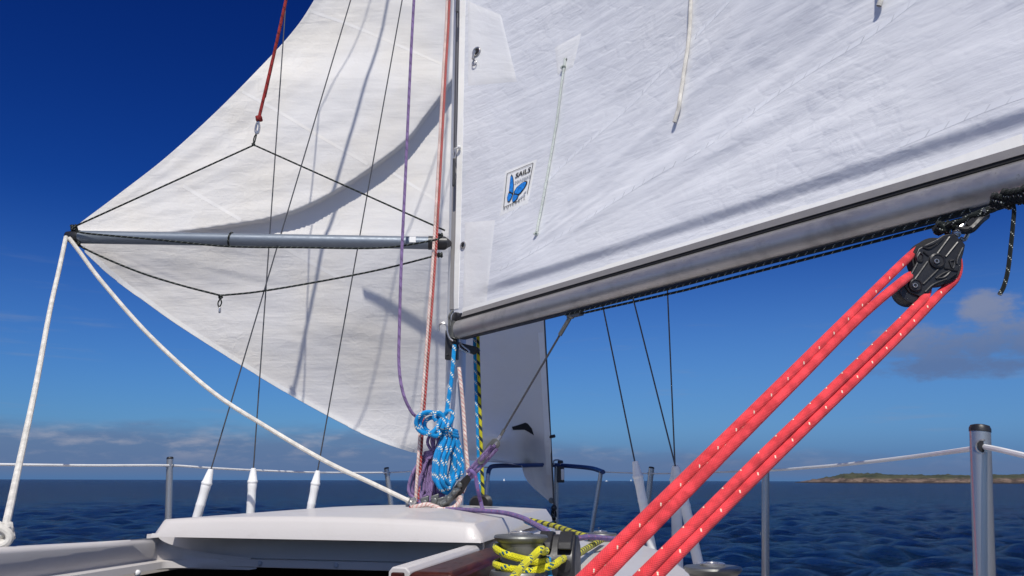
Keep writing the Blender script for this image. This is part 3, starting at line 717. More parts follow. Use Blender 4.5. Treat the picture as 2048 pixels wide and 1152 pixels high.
# ---- sticker with lettering and butterfly
C3 = lambda x, y: (960 + x / 7.2, 300 + y / 7.2)
sticker = patch(BM, [C3(365, 310), C3(820, 130), C3(690, 770), C3(290, 950)], .0015, 'sticker', M['sticker'], mainsail, 12)
OFF = .0042
def flat_poly(polys, mat, name, off=OFF):
    m = MB()
    for poly in polys:
        q = [hit(BM, *C3(x, y), off)[0] for x, y in poly]; m.add(q, [list(range(len(q)))])
    return m.build(name, mat, sticker)
def line_px(m, a, b, w, off=OFF):
    A, Bq = Vector(a), Vector(b); d = (Bq - A).normalized(); s_ = Vector((-d.y, d.x)) * w / 2; n = 8
    for i in range(n):
        p, q = A.lerp(Bq, i / n), A.lerp(Bq, (i + 1) / n)
        m.add([hit(BM, *C3(*c), off)[0] for c in (p - s_, q - s_, q + s_, p + s_)], [[0, 1, 2, 3]])
m = MB(); fr = [(400, 345), (775, 190), (690, 640), (640, 700), (350, 830)]
for a, b in ((fr[0], fr[1]), (fr[1], fr[2]), (fr[4], fr[0]), (fr[4], (560, 740))): line_px(m, a, b, 7)
m.build('sticker_frame', M['ink_shade'], sticker)
def text_on(txt, q, mat, name, off=OFF, bold=0.0, shear=0.0, space=1.0, outline=False):
    cu = bpy.data.curves.new('txt', 'FONT'); cu.body = txt; cu.offset = bold; cu.shear = shear; cu.space_character = space
    cu.resolution_u = 3
    o = bpy.data.objects.new('txt', cu); COL.objects.link(o); bpy.context.view_layer.update()
    me = o.evaluated_get(bpy.context.evaluated_depsgraph_get()).to_mesh()
    vs = [v.co.copy() for v in me.vertices]; fs = [list(p.vertices) for p in me.polygons]
    if outline:
        es = {}
        for f in fs:
            for a, b in zip(f, f[1:] + f[:1]): es[tuple(sorted((a, b)))] = es.get(tuple(sorted((a, b))), 0) + 1
        edges = [e for e, c in es.items() if c == 1]
    x0 = min(v.x for v in vs); x1 = max(v.x for v in vs); y0 = min(v.y for v in vs); y1 = max(v.y for v in vs)
    pos = []
    for v in vs: pos.append(hit(BM, *C3(*quad_px(q, (v.x - x0) / (x1 - x0), 1 - (v.y - y0) / (y1 - y0))), off)[0])
    m = MB()
    if outline:
        for a, b in edges: m.tube([pos[a], pos[b]], .0007, 4)
    else: m.add(pos, fs)
    o.evaluated_get(bpy.context.evaluated_depsgraph_get()).to_mesh_clear(); bpy.data.objects.remove(o); bpy.data.curves.remove(cu)
    return m.build(name, mat, sticker)
text_on('SAILS', [(522, 345), (742, 243), (738, 318), (513, 415)], M['ink_shade'], 'lettering', bold=.022, shear=.12)
text_on('concept', [(515, 452), (735, 352), (722, 420), (503, 516)], M['grey'], 'lettering', outline=True)
text_on('VOILERIE', [(345, 832), (658, 678), (655, 716), (342, 880)], M['ink_shade'], 'lettering', space=1.9, bold=.004)
def grow(poly, k):
    c = Vector((sum(p[0] for p in poly) / len(poly), sum(p[1] for p in poly) / len(poly))); return [tuple(c + (Vector(p) - c) * k) for p in poly]
wings = [[(463, 362), (480, 385), (491, 430), (497, 500), (490, 600), (483, 638), (430, 612), (428, 590), (440, 480), (450, 395)],
         [(688, 462), (683, 490), (655, 545), (600, 620), (566, 650), (502, 640), (502, 603), (540, 540), (600, 490), (655, 457)],
         [(420, 622), (468, 630), (478, 655), (462, 700), (432, 752), (408, 745), (401, 690)], [(492, 642), (565, 652), (553, 695), (512, 748), (482, 757), (474, 712)]]
flat_poly([grow(w_, 1.06) for w_ in wings], M['ink_shade'], 'butterfly_outline', OFF)
flat_poly([grow(w_, .90) for w_ in wings], M['wing'], 'butterfly_wings', OFF + .0012)
flat_poly([[(632, 640), (650, 610), (684, 590), (672, 615)]] + [[(553 + 22 * i, 735 - 17 * i), (572 + 22 * i, 726 - 17 * i), (576 + 22 * i, 700 - 17 * i), (558 + 22 * i, 709 - 17 * i)] for i in range(5)], M['grey'], 'sticker_print')

# reef lines hanging in front of the sail
def hang(pts, r, name, mat, label, off=.012, cat='rope', knot=None, group=None):
    m = MB(); path = []
    for a, b in px_path(pts, 8):
        p, nn = hit(BM, a, b, off); path.append(p)
    m.tube(path, r, 9)
    if knot:
        for kx, ky, kr in knot:
            p, nn = hit(BM, kx, ky, off); m.ball(p, kr, 12, (1, 1, .8)); m.tube([p + Vector((math.cos(t) * kr, .002, math.sin(t) * kr * .6)) for t in np.linspace(0, 6.3, 14)], r * .9, 7)
    return tag(m.build(name, mat), label, cat, group)
hang([(1390, -60), (1386, 0), (1382, 80), (1372, 150), (1362, 215), (1353, 247)], .0072, 'reef_tie', M['rwhite'], 'thick white rope end hanging over the middle of the mainsail')
hang([(1768, -60), (1768, -10), (1767, 8), (1764, 17)], .0075, 'reef_tie', M['rwhite'], 'short white rope end at the top edge right of the long hanging one', off=.016)
hang([(1133, 118), (1131, 135), (1127, 160), (1115, 250), (1098, 350), (1083, 430), (1076, 466)], .0052, 'reef_tie', M['rthin'], 'thin pale cord hanging knotted from the small reef patch on the mainsail', off=.008, knot=[(1130, 136, .010), (1075, 469, .0065)])

# boom
BO = TACK + Vector((0, 0, 0)); 
boom = thing('boom', 'weathered grey aluminium boom sloping across the picture below the mainsail', 'boom', TACK)
BS = -SN  # away from viewer
def prof_sweep(poly, a, b, name, mat, parent, bevel=0):
    m = MB(); p = [TACK + FDIR * a + SN * x + UP * z for x, z in poly]; m.prism(p, FDIR * (b - a)); return m.build(name, mat, parent, bevel=bevel)
zt = 0.000
tube_prof = [(.040 * math.cos(t), -.074 + .0425 * math.sin(t)) for t in np.linspace(0, 2 * math.pi, 32)[:-1]]
B0 = .055
prof_sweep([(-.016, -.004), (.016, -.004), (.025, -.027), (-.025, -.027)], B0 + .04, 3.25, 'track', M['track'], boom)
prof_sweep([(-.0225, -.026), (.0225, -.026), (.0225, -.036), (-.0225, -.036)], B0 + .01, 3.25, 'sail_groove', M['groove'], boom)  # solid strip, the slot's shadow painted in near black
prof_sweep(tube_prof, B0, 3.25, 'boom_tube', M['alu'], boom)
prof_sweep([(-.012, -.114), (.014, -.114), (.014, -.1195), (-.012, -.1195)], B0 + .02, 3.25, 'underside_shade', M['black'], boom)  # black strip added for the shadow along the boom's underside
# gooseneck casting
m = MB()
m.prism([TACK + FDIR * x + UP * z + SN * .024 for x, z in ((-.012, -.02), (.055, -.04), (.075, -.055), (.075, -.10), (.055, -.116), (.0, -.105), (-.012, -.06))], SN * -.048)
m.build('gooseneck', M['dull'], boom, bevel=.004)
m = MB(); c = TACK + FDIR * .03 + UP * -.02; m.lathe(c + SN * .02, SN * -1, [(.02, 0), (.026, .004), (.026, .034), (.02, .04)], 18); m.build('reef_sheave', M['black'], boom)
m = MB(); m.lathe(TACK + FDIR * .045 + UP * -.082 + SN * .022, SN, [(.007, 0), (.007, .006), (.004, .008)], 10); m.build('pin', M['steel'], boom)
m = MB(); hk = [P(x, y, 3.36) for x, y in ((877, 661), (877, 655), (879, 649), (885, 646), (891, 648), (894, 654), (895, 664), (899, 676), (906, 682))]
m.tube(spline(hk, 4), .0045, 8); m.build('reef_hook', M['steel'], boom)
m = MB(); m.tube(spline([P(901, 652, 3.35), P(899, 640, 3.35), P(899, 632, 3.34), P(902, 626, 3.34), P(906, 621, 3.34)], 4), .006, 8); m.build('tack_shackle', M['dull'], boom)
m = MB(); m.tube(spline([P(918, 690, 3.36), P(922, 698, 3.35), P(936, 706, 3.35), P(938, 702, 3.35), P(926, 692, 3.36), P(920, 686, 3.36)], 4), .0045, 8); m.build('lower_hook', M['steel'], boom)
# black fitting with jammer on the mast below the boom
m = MB(); c = P(904, 690, 3.40); m.cbox(c, RT * .055, FW * .03, UP * .13); m.lathe(P(895, 711, 3.375), -FW, [(.007, 0), (.007, .01), (.004, .012)], 12)
m.build('mast_bracket', M['black'], mast, bevel=.006)
m = MB(); m.prism([P(x, y, 3.37) for x, y in ((915, 684), (955, 694), (958, 700), (945, 708), (930, 703), (915, 695))], FW * .03); m.build('cleat', M['black'], mast, bevel=.003)

#@SECTION headsail
# ------------------------------------------------------------------ headsail
GT = P(1107, 1010, 5.75); GH = Vector((MX + .05, MY + .25, CZ + 8.6))
luff = [GT.lerp(GH, i / 200) for i in range(201)]; lp = [project(p) for p in luff]
ly = [q[1] for q in lp][::-1]; lx = [q[0] for q in lp][::-1]; lY = [p.y for p in luff][::-1]
def curve1(xs, ys):
    pts = spline([Vector((a, b, 0)) for a, b in zip(xs, ys)], 12); X = [p.x for p in pts]; Yv = [p.y for p in pts]; return lambda x: float(np.interp(x, X, Yv))
LE_y = [-1500, -1000, -500, -150, 0, 67, 146, 231, 316, 383, 453, 466, 472]
LE_x = [930, 890, 815, 712, 628, 582, 509, 424, 330, 244, 151, 140, 136]
FT_y = [472, 486, 520, 560, 600, 640, 700, 750, 800, 850, 885, 905, 916, 922, 926, 930, 940, 956, 972, 990, 1009]
FT_x = [136, 158, 192, 238, 292, 348, 441, 521, 605, 697, 768, 828, 890, 950, 1000, 1040, 1045, 1051, 1063, 1083, 1106]
le = curve1(LE_y, LE_x); ft = curve1(FT_y, FT_x)
yl = curve1([-1500, -1000, -500, 0, 180, 320, 440, 472], [3.75, 4.2, 4.6, 4.42, 4.06, 3.74, 3.43, 3.345])
yf = curve1([472, 520, 560, 640, 700, 780, 850, 885, 905, 922, 935, 1009], [3.345, 3.44, 3.54, 3.76, 3.96, 4.26, 4.56, 4.73, 4.92, 5.2, 5.40, 5.74])
FX = [100, 150, 240, 340, 450, 545, 620, 700, 760, 815, 850, 893, 950, 1010, 1060, 1150]
FY = [470, 469, 467, 466, 453, 437, 410, 366, 324, 280, 235, 178, 95, 0, -100, -300]
foldy = curve1(FX, FY)
foldd = curve1([100, 170, 260, 400, 550, 700, 850, 900, 1000, 1150], [0, .003, .022, .050, .078, .092, .095, .095, .05, 0])
camb = curve1([-1500, -900, -300, 200, 480, 650, 800, 880, 930, 1009], [0.02, .08, .09, .07, .08, .08, .07, .05, .03, .0])
def genoa_pt(y, s):
    xl = (le if y < 472 else ft)(y); Yl = (yl if y < 472 else yf)(y)
    xr = float(np.interp(y, ly, lx)); Yr = float(np.interp(y, ly, lY))
    x = xl + (xr - xl) * s
    if xr - xl < 1: Yl = Yr
    Yv = 1 / (1 / Yl + (1 / Yr - 1 / Yl) * s) + camb(y) * 4 * s * (1 - s)
    d = y - foldy(x)
    if d > -120:
        st = sstep(-2, 5, d); Yv += foldd(x) * (st * (1 - sstep(0, 300, d)))
        # roll of cloth just above the fold edge
        Yv -= foldd(x) * .03 * math.exp(-((d + 26) / 24) ** 2) 
    # creases radiating from the clew
    ang = math.atan2(y - 470, x - 130); rad = math.hypot(y - 470, x - 130) / 400
    am = min(1, rad * 1.2) * sstep(0, .05, s)
    Yv += am * (.005 * noise.noise(Vector((rad * 1.1, ang * 9, .5))) + .003 * noise.noise(Vector((rad * 2.2, ang * 22, 4.5))))
    # swept creases above the fold
    Yv += am * .005 * noise.noise(Vector(((x + y * .55) / 260, (y - x * .45) / 34, 7.7))) * sstep(40, -80, d)
    Yv += .003 * noise.noise(Vector((x / 60, y / 40, 2.2))) * sstep(0, .03, s)
    # foot curling near the tack
    Yv += .17 * math.exp(-(((x - 1044) / 36) ** 2 + ((y - 905) / 55) ** 2)) * sstep(0, .02, s)
    Yv -= .15 * math.exp(-(((x - 1012) / 46) ** 2 + ((y - 878) / 26) ** 2))
    lx_ = interp(y, [850, 890, 930, 975], [1022, 1034, 1044, 1062])
    Yv += .15 * sstep(-16, 16, x - lx_) * sstep(850, 905, y) * (1 - sstep(20, 70, x - lx_))
    return P(x, y, Yv), x
def build_genoa():
    ys = list(np.linspace(-1500, -70, 40)) + list(np.arange(-60, 1007, 4.2)) + [1009]
    sv = np.linspace(0, 1, 250); n = len(sv); vs = []; fs = []; uv = []; U = []
    for y in ys:
        for s in sv:
            p, x = genoa_pt(y, s); vs.append(p); U.append((x / 330, -y / 330))
    for i in range(len(ys) - 1):
        for k in range(n - 1):
            f = [i * n + k, i * n + k + 1, (i + 1) * n + k + 1, (i + 1) * n + k]; fs.append(f); uv.append([U[q] for q in f])
    m = MB(); m.add(vs, fs, uv); return m, BVHTree.FromPolygons(vs, fs)
genoa = thing('headsail', 'big white headsail poled out to the left behind the mast', 'sail', GT)
m, BG = build_genoa(); m.build('sail_body', M['genoa'], genoa, sharp=180)
for pts in ([(620, 22), (700, 50), (800, 92), (890, 131)], [(484, 183), (560, 225), (640, 273), (735, 328)], [(780, 342), (830, 374), (884, 408)], [(366, 372), (430, 410), (482, 440)], [(570, 496), (640, 535), (690, 562)]):
    strip(BG, pts, .022, .0006, 'seam', M['gseam'], genoa, 16)
strip(BG, [(166, 500), (196, 528), (242, 565), (296, 605), (352, 645), (444, 704), (524, 753), (608, 803), (699, 852), (768, 882), (826, 901)], .024, .0015, 'foot_tape', M['tape'], genoa, 12)
strip(BG, [(1081, 665), (1085, 720), (1090, 800), (1095, 880), (1099, 950)], .045, .002, 'luff_tape', M['tape'], genoa, 12)
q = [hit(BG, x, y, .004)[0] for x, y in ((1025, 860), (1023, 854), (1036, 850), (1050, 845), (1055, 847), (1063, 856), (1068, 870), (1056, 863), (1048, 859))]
m = MB(); m.add(q, [list(range(len(q)))]); m.build('dark_mark', M['sailmark'], genoa)  # black mark of the cloth itself
p, nn = hit(BG, 1103, 1001, .004); m = MB(); m.lathe(p, nn, [(.02, 0), (.02, .004), (.014, .006)], 16); m.build('tack_ring', M['dull'], genoa); m = MB(); m.ball(P(1108, 1016, 5.75), .022, 10); m.build('tack_knot', M['black'], genoa)

# port spreader (its shadow lies on the headsail), starboard spreader
_q = hit(BG, 727, 587)[0]; print('genoa at', _q); PORT_TIP = _q + SDIR * ((_q.y - 3.18) / -SDIR.y); SPZ = PORT_TIP.z - CZ; print('spreader', PORT_TIP, project(PORT_TIP))
def spreader(sgn):
    a = B(-.01, sgn * .03, SPZ + .03); tip = PORT_TIP if sgn < 0 else B(-.40, 0.95, SPZ)
    m = MB(); m.tube([a, tip], [.022, .016], 12, sx=.55); return m.build('spreader', M['mast'], mast), tip
_, SPTIP = spreader(-1); _, SPTIP2 = spreader(1)

# spinnaker pole
pole = thing('spinnaker_pole', 'long blue grey pole holding the headsail out from the mast to the left', 'pole', P(890, 486, 3.44))
pa, pb = P(150, 474, 3.30), P(866, 486, 3.38)
m = MB(); m.rod(pa, pb, .0285, 24); ptube = m.build('pole_tube', M['pole'], pole)
m = MB(); m.tube([pb - (pb - pa).normalized() * .02, pb + (pb - pa).normalized() * .05, P(896, 487, 3.43)], [.031, .031, .018], 18); m.build('pole_end', M['black'], pole)
m = MB(); d = (pa - pb).normalized(); m.tube([pa - d * .02, pa + d * .012, P(140, 472, 3.3), P(132, 468, 3.3)], [.031, .031, .024, .012], 16); m.build('pole_end', M['black'], pole)
p = pa.lerp(pb, .944); m = MB(); m.cbox(p + Vector((0, -.0275, .006)), (.028, 0, 0), (0, .004, 0), (0, 0, .026)); m.build('maker_sticker', M['sticker'], pole)

#@SECTION rigging
# ------------------------------------------------------------------ ropes
def rope(pts, r, name, mat, label, cat='rope', n=8, seg=9, group=None, extra=None, parent=None):
    m = MB(); m.tube(spline([P(*p) if not isinstance(p, Vector) else p for p in pts], n), r, seg)
    if extra: extra(m)
    o = m.build(name, mat, parent)
    return tag(o, label, cat, group) if parent is None else o
def knot(m, c, k, r, seed=1):
    rn = random.Random(seed); pts = []
    for i in range(26):
        a = i * 1.9; pts.append(c + Vector((math.cos(a) * k, math.sin(a * .7) * k * .7, math.sin(a * 1.3) * k)))
    m.tube(spline(pts, 4), r, 7)
rope([(132, 474, 3.27), (118, 540, 3.15), (100, 620, 2.98), (72, 770, 2.62), (40, 920, 2.25), (14, 1040, 1.95), (6, 1066, 1.90)], .0088, 'pole_guy', M['rwhite'], 'white rope running steeply down from the pole end at the far left')
m = MB(); knot(m, P(4, 1066, 1.88), .019, .007, 2); m.tube(spline([P(x, y, 1.86) for x, y in ((-14, 1050), (2, 1056), (17, 1066), (19, 1080), (6, 1089), (-16, 1090))], 5), .0085, 9)
tag(m.build('rope_knot', M['rwhite']), 'worn grey white rope knot at the left edge above the hatch side', 'knot')
rope([(138, 476, 3.27), (160, 505, 3.27), (205, 565, 3.26), (300, 672, 3.24), (420, 780, 3.2), (530, 852, 3.18), (650, 922, 3.14), (745, 967, 3.1), (818, 1002, 3.08)], .0088, 'headsail_sheet', M['rwhite'], 'white rope sagging diagonally from the pole end to the mast foot')
# topping lift
def tl(m): knot(m, P(518, 237, 3.36), .011, .006)
lift = thing('topping_lift', 'dark red rope with knot and snap shackle lifting the bridle above the pole', 'rope', P(508, 290, 3.36))
rope([(905, -1500, 3.47), (572, 0, 3.38), (545, 120, 3.37), (518, 235, 3.36)], .0075, 'lift_rope', M['rdr'], '', parent=lift, extra=tl)
m = MB(); m.tube(spline([P(x, y, 3.36) for x, y in ((516, 243), (512, 252), (511, 264), (516, 266), (519, 254), (517, 243))], 4), .005, 7); m.rod(P(515, 262, 3.36), P(512, 268, 3.36), .006)
m.build('snap_shackle', M['steel'], lift)
m = MB(); m.tube(spline([P(x, y, 3.36) for x, y in ((513, 267), (508, 276), (507, 288), (510, 282), (513, 270))], 4), .003, 7); knot(m, P(507, 289, 3.36), .006, .003); m.build('lashing_loop', M['rblk'], lift)
m = MB(); m.tube([P(145, 455, 3.28), P(508, 290, 3.36), P(890, 461, 3.43)], .0042, 8); knot(m, P(148, 455, 3.28), .012, .004, 4); knot(m, P(880, 472, 3.40), .012, .004, 5)
tag(m.build('pole_bridle', M['rblk']), 'black cord bridle rising to a peak above the pole', 'rope')
m = MB(); m.tube(spline([P(x, y, 3.30) for x, y in ((150, 487), (200, 512), (280, 545), (360, 570), (441, 591))], 5), .0042, 8); m.tube(spline([P(x, y, 3.32) for x, y in ((441, 591), (520, 583), (650, 561), (770, 537), (884, 508))], 5), .0042, 8)
knot(m, P(441, 593, 3.31), .007, .0035, 6); m.tube(spline([P(x, y, 3.31) for x, y in ((441, 596), (436, 606), (438, 614), (443, 606), (441, 597))], 4), .003, 7); knot(m, P(154, 487, 3.29), .011, .004, 7); knot(m, P(880, 510, 3.38), .010, .004, 8)
lb = tag(m.build('pole_bridle', M['rblk']), 'black cord bridle sagging below the pole with a hanging loop', 'rope')
m = MB(); m.lathe(P(439, 626, 3.31), UP, [(.004, 0), (.005, .004), (.005, .022), (.003, .026)], 10); m.build('loop_end', M['steel'], lb)
m = MB(); pp = [(152, 463), (175, 467), (230, 472), (330, 481), (457, 493), (600, 495), (760, 496), (860, 482), (884, 474)]
m.tube(spline([P(x, y, 3.262) for x, y in pp], 6), .0042, 8)
c = P(457, 482, 3.30); 
m.tube([pa.lerp(pb, .43) + Vector((.004 * math.sin(t), -.031 * math.cos(t), .031 * math.sin(t))) for t in np.linspace(0, 6.283, 26)[:-1]], .004, 7, closed=True)
tag(m.build('pole_line', M['rblk']), 'black flecked line lashed along the underside of the pole', 'rope')

# shrouds with covers
def shroud(top, ctop, cbot, Yt, Yb, label, group, rc=.026, mid=None, cmat='cover', tp=None):
    a = tp if tp is not None else P(*top, Yt); b = P(*ctop, Yb); c = P(*cbot, Yb + (Yb - 3.5) * .0); dr = (c - b).normalized()
    t = thing('shroud', label, 'shroud', c, group)
    m = MB(); m.rod(a, b + dr * .1, .0030, 8); m.build('wire', M['wire'], t)
    L_ = (c - b).length + .30
    m = MB(); m.lathe(b, dr, [(.006, 0), (.010, .001), (rc * .62, .012), (rc * .92, .05), (rc * 1.06, .054), (rc * 1.06, .060), (rc * .96, .064)], 20); m.build('collar', M[cmat], t)
    m = MB(); m.lathe(b, dr, [(rc * .90, .062), (rc * .96, .068), (rc * .96, .076), (rc * .88, .09), (rc * .86, .135), (rc * .92, .140), (rc * .92, .146), (rc * .86, .151), (rc * .88, L_)], 20); m.build('wire_cover', M['cover'], t)
G1, G2 = 'port shrouds with white covers', 'starboard shrouds with covers'
shroud((880, -600), (422, 938), (392, 1040), 3.45, 3.3, 'leftmost port shroud wire with slanting white cover', G1, .0205)
shroud(None, (507, 936), (500, 1036), 3.5, 3.5, 'middle port shroud wire with upright white cover', G1, .0205, tp=P(592, -287, 3.5))
shroud((909, -583), (636, 941), (618, 1034), 3.47, 3.6, 'port shroud wire with white cover nearest the mast', G1, .0200)
m = MB(); m.rod(P(592, -287, 3.5), B(-.01, -.04, 8.0), .0024, 8); tag(m.build('cap_shroud', M['wire']), 'upper shroud wire running from the port spreader to the masthead', 'shroud')
shroud((1150, 355), (1270, 922), (1308, 1120), 3.0, 3.0, 'starboard shroud with grey cover slanting beside the bow rail', G2, .019, tp=P(1112, 156, 3.25))
shroud((1338, 560), (1351, 930), (1355, 1110), 3.2, 3.22, 'upright starboard shroud with pale cover behind the red ropes', G2, .024, tp=SPTIP2)
shroud((1235, 480), (1352, 932), (1402, 1150), 3.1, 2.95, 'aftmost starboard shroud with pale cover slanting behind the red ropes', G2, .021, tp=P(1124, 33, 3.25))

# forestay beside the luff
m = MB(); m.rod(P(1110, 1045, 5.793), Vector((MX + .06, MY + .3, CZ + 8.7)), .006, 8); 
fs_ = tag(m.build('forestay', M['wire']), 'thin dark forestay wire along the right edge of the headsail', 'stay')
m = MB(); m.rod(P(1094, 875, 5.675), P(1109, 872, 5.630), .012, 8); m.build('luff_snap', M['black'], fs_)
m = MB(); m.tube(spline([P(x, y, 5.78) for x, y in ((1106, 1016), (1104, 1030), (1109, 1040), (1112, 1028), (1108, 1018), (1105, 1035), (1112, 1046))], 4), .008, 7); m.build('tack_lashing', M['rblk'], fs_)

# halyards
rope([B(-.10, -.05, 8.2), (902, -300, 3.37), (894, 0, 3.36), (886, 150, 3.34), (868, 480, 3.3), (853, 690, 3.27), (841, 850, 3.25), (831, 1003, 3.24)], .0062, 'halyard', M['rwr'], 'white halyard with red flecks running down left of the mast')
rope([B(-.09, -.035, 8.2), (907, -300, 3.38), (899, 0, 3.37), (891, 150, 3.35), (873, 480, 3.315), (858, 690, 3.285), (846, 850, 3.265), (836, 1003, 3.25)], .0062, 'halyard', M['rrw'], 'dark red halyard touching the white one left of the mast')
rope([B(-.10, -.07, 8.0), (846, -300, 3.25), (828, 0, 3.2), (820, 150, 3.2), (812, 330, 3.2), (803, 520, 3.2), (799, 650, 3.2), (798, 730, 3.2), (806, 785, 3.2), (822, 822, 3.22), (838, 838, 3.25)], .0066, 'halyard', M['rpurd'], 'slack plum purple halyard curving down to the blue coil')
rope([(909, 690, 3.36), (904, 750, 3.34), (897, 800, 3.32), (893, 826, 3.3)], .0095, 'halyard', M['rblue'], 'bright blue halyard dropping from the boom end to its coil')
rope([(918, 735, 3.40), (925, 800, 3.38), (932, 900, 3.35), (936, 950, 3.33), (925, 985, 3.3)], .0085, 'halyard', M['rwr'], 'white halyard with pink flecks on the right side of the mast')
def two_tone(pts_a, pts_b, r, ma, mb, label, name='halyard'):
    t = thing(name, label, 'rope', P(*pts_b[-1]))
    rope(pts_a, r, 'shaded_length', ma, '', parent=t); rope(pts_b, r, 'bright_length', mb, '', parent=t)
rope([(948, 615, 3.46), (950, 720, 3.45), (955, 860, 3.43), (959, 980, 3.42), (962, 1010, 3.42)], .0075, 'halyard', M['rblue'], 'blue halyard right of the mast beside the yellow one')
rope([(955, 615, 3.44), (957, 720, 3.44), (962, 880, 3.42), (966, 990, 3.41), (967, 1010, 3.41)], .0075, 'halyard', M['ryb'], 'yellow and black halyard right of the mast')
# halyard wire along the luff, with slider
m = MB(); m.rod(P(920, -420, 3.36), P(908, 295, 3.37), .0022, 6); m.rod(P(924, -420, 3.36), P(912, 295, 3.37), .0018, 6); m.rod(P(915, 0, 3.35), P(914, 24, 3.35), .007, 8)
lw = tag(m.build('downhaul', M['wire']), 'thin twin wires running down the mast beside the mainsail luff', 'wire')
m = MB(); m.cbox(P(908, 345, 3.36), (.013, 0, 0), (0, .012, 0), (0, 0, .135)); m.build('tension_clip', M['black'], lw, bevel=.003)
m = MB(); m.tube(spline([P(x, y, 3.36) for x, y in ((909, 300), (906, 308), (908, 316), (912, 308), (910, 299))], 3), .003, 6); m.build('ring', M['steel'], lw)

# coils
def coil_blue():
    m = MB(); rn = random.Random(5); r = .0086
    Y0 = 3.20
    # hanging loops
    for k in range(8):
        o = (k - 3.5) * .75; x0 = 896 + o * 2.6; bw = 9 + rn.random() * 4; dx = o * 4.4 + 7; bot = 984 - abs(o) * 6 + rn.random() * 6; dY = -0.012 * (k % 3)
        pts = [(x0, 866), (x0 - bw * .5 + dx * .5, 885), (878 + dx - 3, 915), (870 + dx + 2, 950), (876 + dx * .9, bot - 10), (887 + dx * .8, bot), (897 + dx * .7, bot - 12), (905 + dx, 945), (908 + dx * .8, 915), (x0 + bw * .9 + dx * .2, 885), (x0 + 2, 866)]
        Ys = [Y0 + dY, Y0 + dY - .012, Y0 + dY - .02, Y0 + dY - .02, Y0 + dY - .02, Y0 + dY, Y0 + dY + .012, Y0 + dY + .018, Y0 + dY + .018, Y0 + dY + .012, Y0 + dY]
        m.tube(spline([P(a, b, c) for (a, b), c in zip(pts, Ys)], 7), r, 9)
    # wraps
    for k in range(3):
        c = P(896 + k, 858 + k * 5.5, Y0); ax = Vector((.12, 0, 1)).normalized()
        m.tube([c + Vector((math.cos(t) * .034, math.sin(t) * .03, -math.cos(t) * .010)) for t in np.linspace(0, 6.283, 22)[:-1]], r, 9, closed=True)
    # round bights on the left, knot strands over the top
    for k, (cx, cy, rx, ry) in enumerate(((857, 846, 25, 22), (862, 847, 22, 22), (866, 850, 17, 15))):
        pts = [P(cx + rx * math.cos(t), cy + ry * math.sin(t), Y0 - .02 + .014 * k + .01 * math.sin(t)) for t in np.linspace(.2, 6.283 + .2, 26)[:-1]]
        m.tube(pts, r, 9, closed=True)
    for pts in ([(870, 826), (880, 829), (892, 838), (898, 852), (902, 864)], [(876, 848), (884, 836), (892, 826), (899, 822), (906, 830), (901, 845), (892, 856)], [(872, 842), (868, 834), (876, 825), (886, 832), (888, 846), (884, 858)], [(893, 824), (886, 834), (878, 850), (868, 862), (864, 868)], [(862, 866), (872, 860), (880, 866), (872, 872), (862, 868)]):
        m.tube(spline([P(a, b, Y0 - .035 - .004 * i) for i, (a, b) in enumerate(pts)], 6), r, 9)
    return tag(m.build('rope_coil', M['rblue']), 'hank of bright blue rope with pale flecks hanging on the mast', 'rope coil')
coil_blue()
def coil_purple():
    m = MB(); rn = random.Random(9); r = .0062; Y0 = 3.28
    for k in range(9):
        o = k - 4; x0 = 866 + o * 1.6; sx = o * 6.6; bot = 992 + rn.random() * 14 - abs(o)
        pts = [(x0, 903), (x0 - 6 + sx * .4, 918), (850 + sx, 950), (846 + sx * 1.1, 980), (853 + sx * 1.0, bot), (862 + sx * .9, bot + 2), (868 + sx * .8, 980), (868 + sx * .7, 948), (x0 + 5 + sx * .3, 918), (x0, 903)]
        dY = rn.uniform(-.03, .02)
        m.tube(spline([P(a, b, Y0 + dY + .006 * math.sin(i)) for i, (a, b) in enumerate(pts)], 6), r, 8)
    for k in range(4):
        c = P(866, 903 + k * 4, Y0); m.tube([c + Vector((math.cos(t) * .034, math.sin(t) * .028, math.cos(t) * .006)) for t in np.linspace(0, 6.283, 20)[:-1]], r, 8, closed=True)
    for pts in ([(862, 900), (855, 885), (860, 872), (868, 876), (866, 900)], [(870, 900), (876, 884), (870, 872), (863, 880), (868, 902)], [(845, 950), (836, 975), (830, 1000), (818, 1012)], [(848, 940), (835, 965), (832, 990), (842, 1008)]):
        m.tube(spline([P(a, b, Y0 - .03) for a, b in pts], 6), r, 8)
    return tag(m.build('rope_coil', M['rpurd']), 'hank of thin dull purple rope hanging on the mast behind the blue hank', 'rope coil')
coil_purple()
m = MB(); m.cbox(P(878, 874, 3.33), (.018, 0, .004), (0, .03, 0), (-.01, 0, .075)); tag(m.build('mast_cleat', M['black'], bevel=.004), 'small black cleat on the mast holding the rope hanks', 'cleat')
# clutter at the mast foot
m = MB(); knot(m, P(822, 1006, 3.12), .018, .006, 3); tag(m.build('shackle', M['steel']), 'bright shackle lying at the left of the mast foot', 'shackle')
rope([(820, 1016, 3.0), (838, 1012, 3.02), (855, 1009, 3.04), (872, 1014, 3.02), (884, 1019, 3.0), (905, 1016, 3.02), (918, 1005, 3.06), (921, 995, 3.1), (914, 1000, 3.12)], .0085, 'rope_tail', M['rwr'], 'dirty white rope tail curled at the mast foot')
m = MB()
for i, (x, y) in enumerate(((850, 1004), (870, 1000), (880, 1006), (892, 1003))): m.cbox(P(x, y, 3.16), (.03, 0, .01), (0, .03, 0), (0, 0, .04)); m.lathe(P(x, y + 2, 3.14), -FW, [(.013, 0), (.013, .012), (.006, .014)], 12)
tag(m.build('turning_blocks', M['dull'], bevel=.003), 'cluster of small turning blocks around the mast foot', 'block')

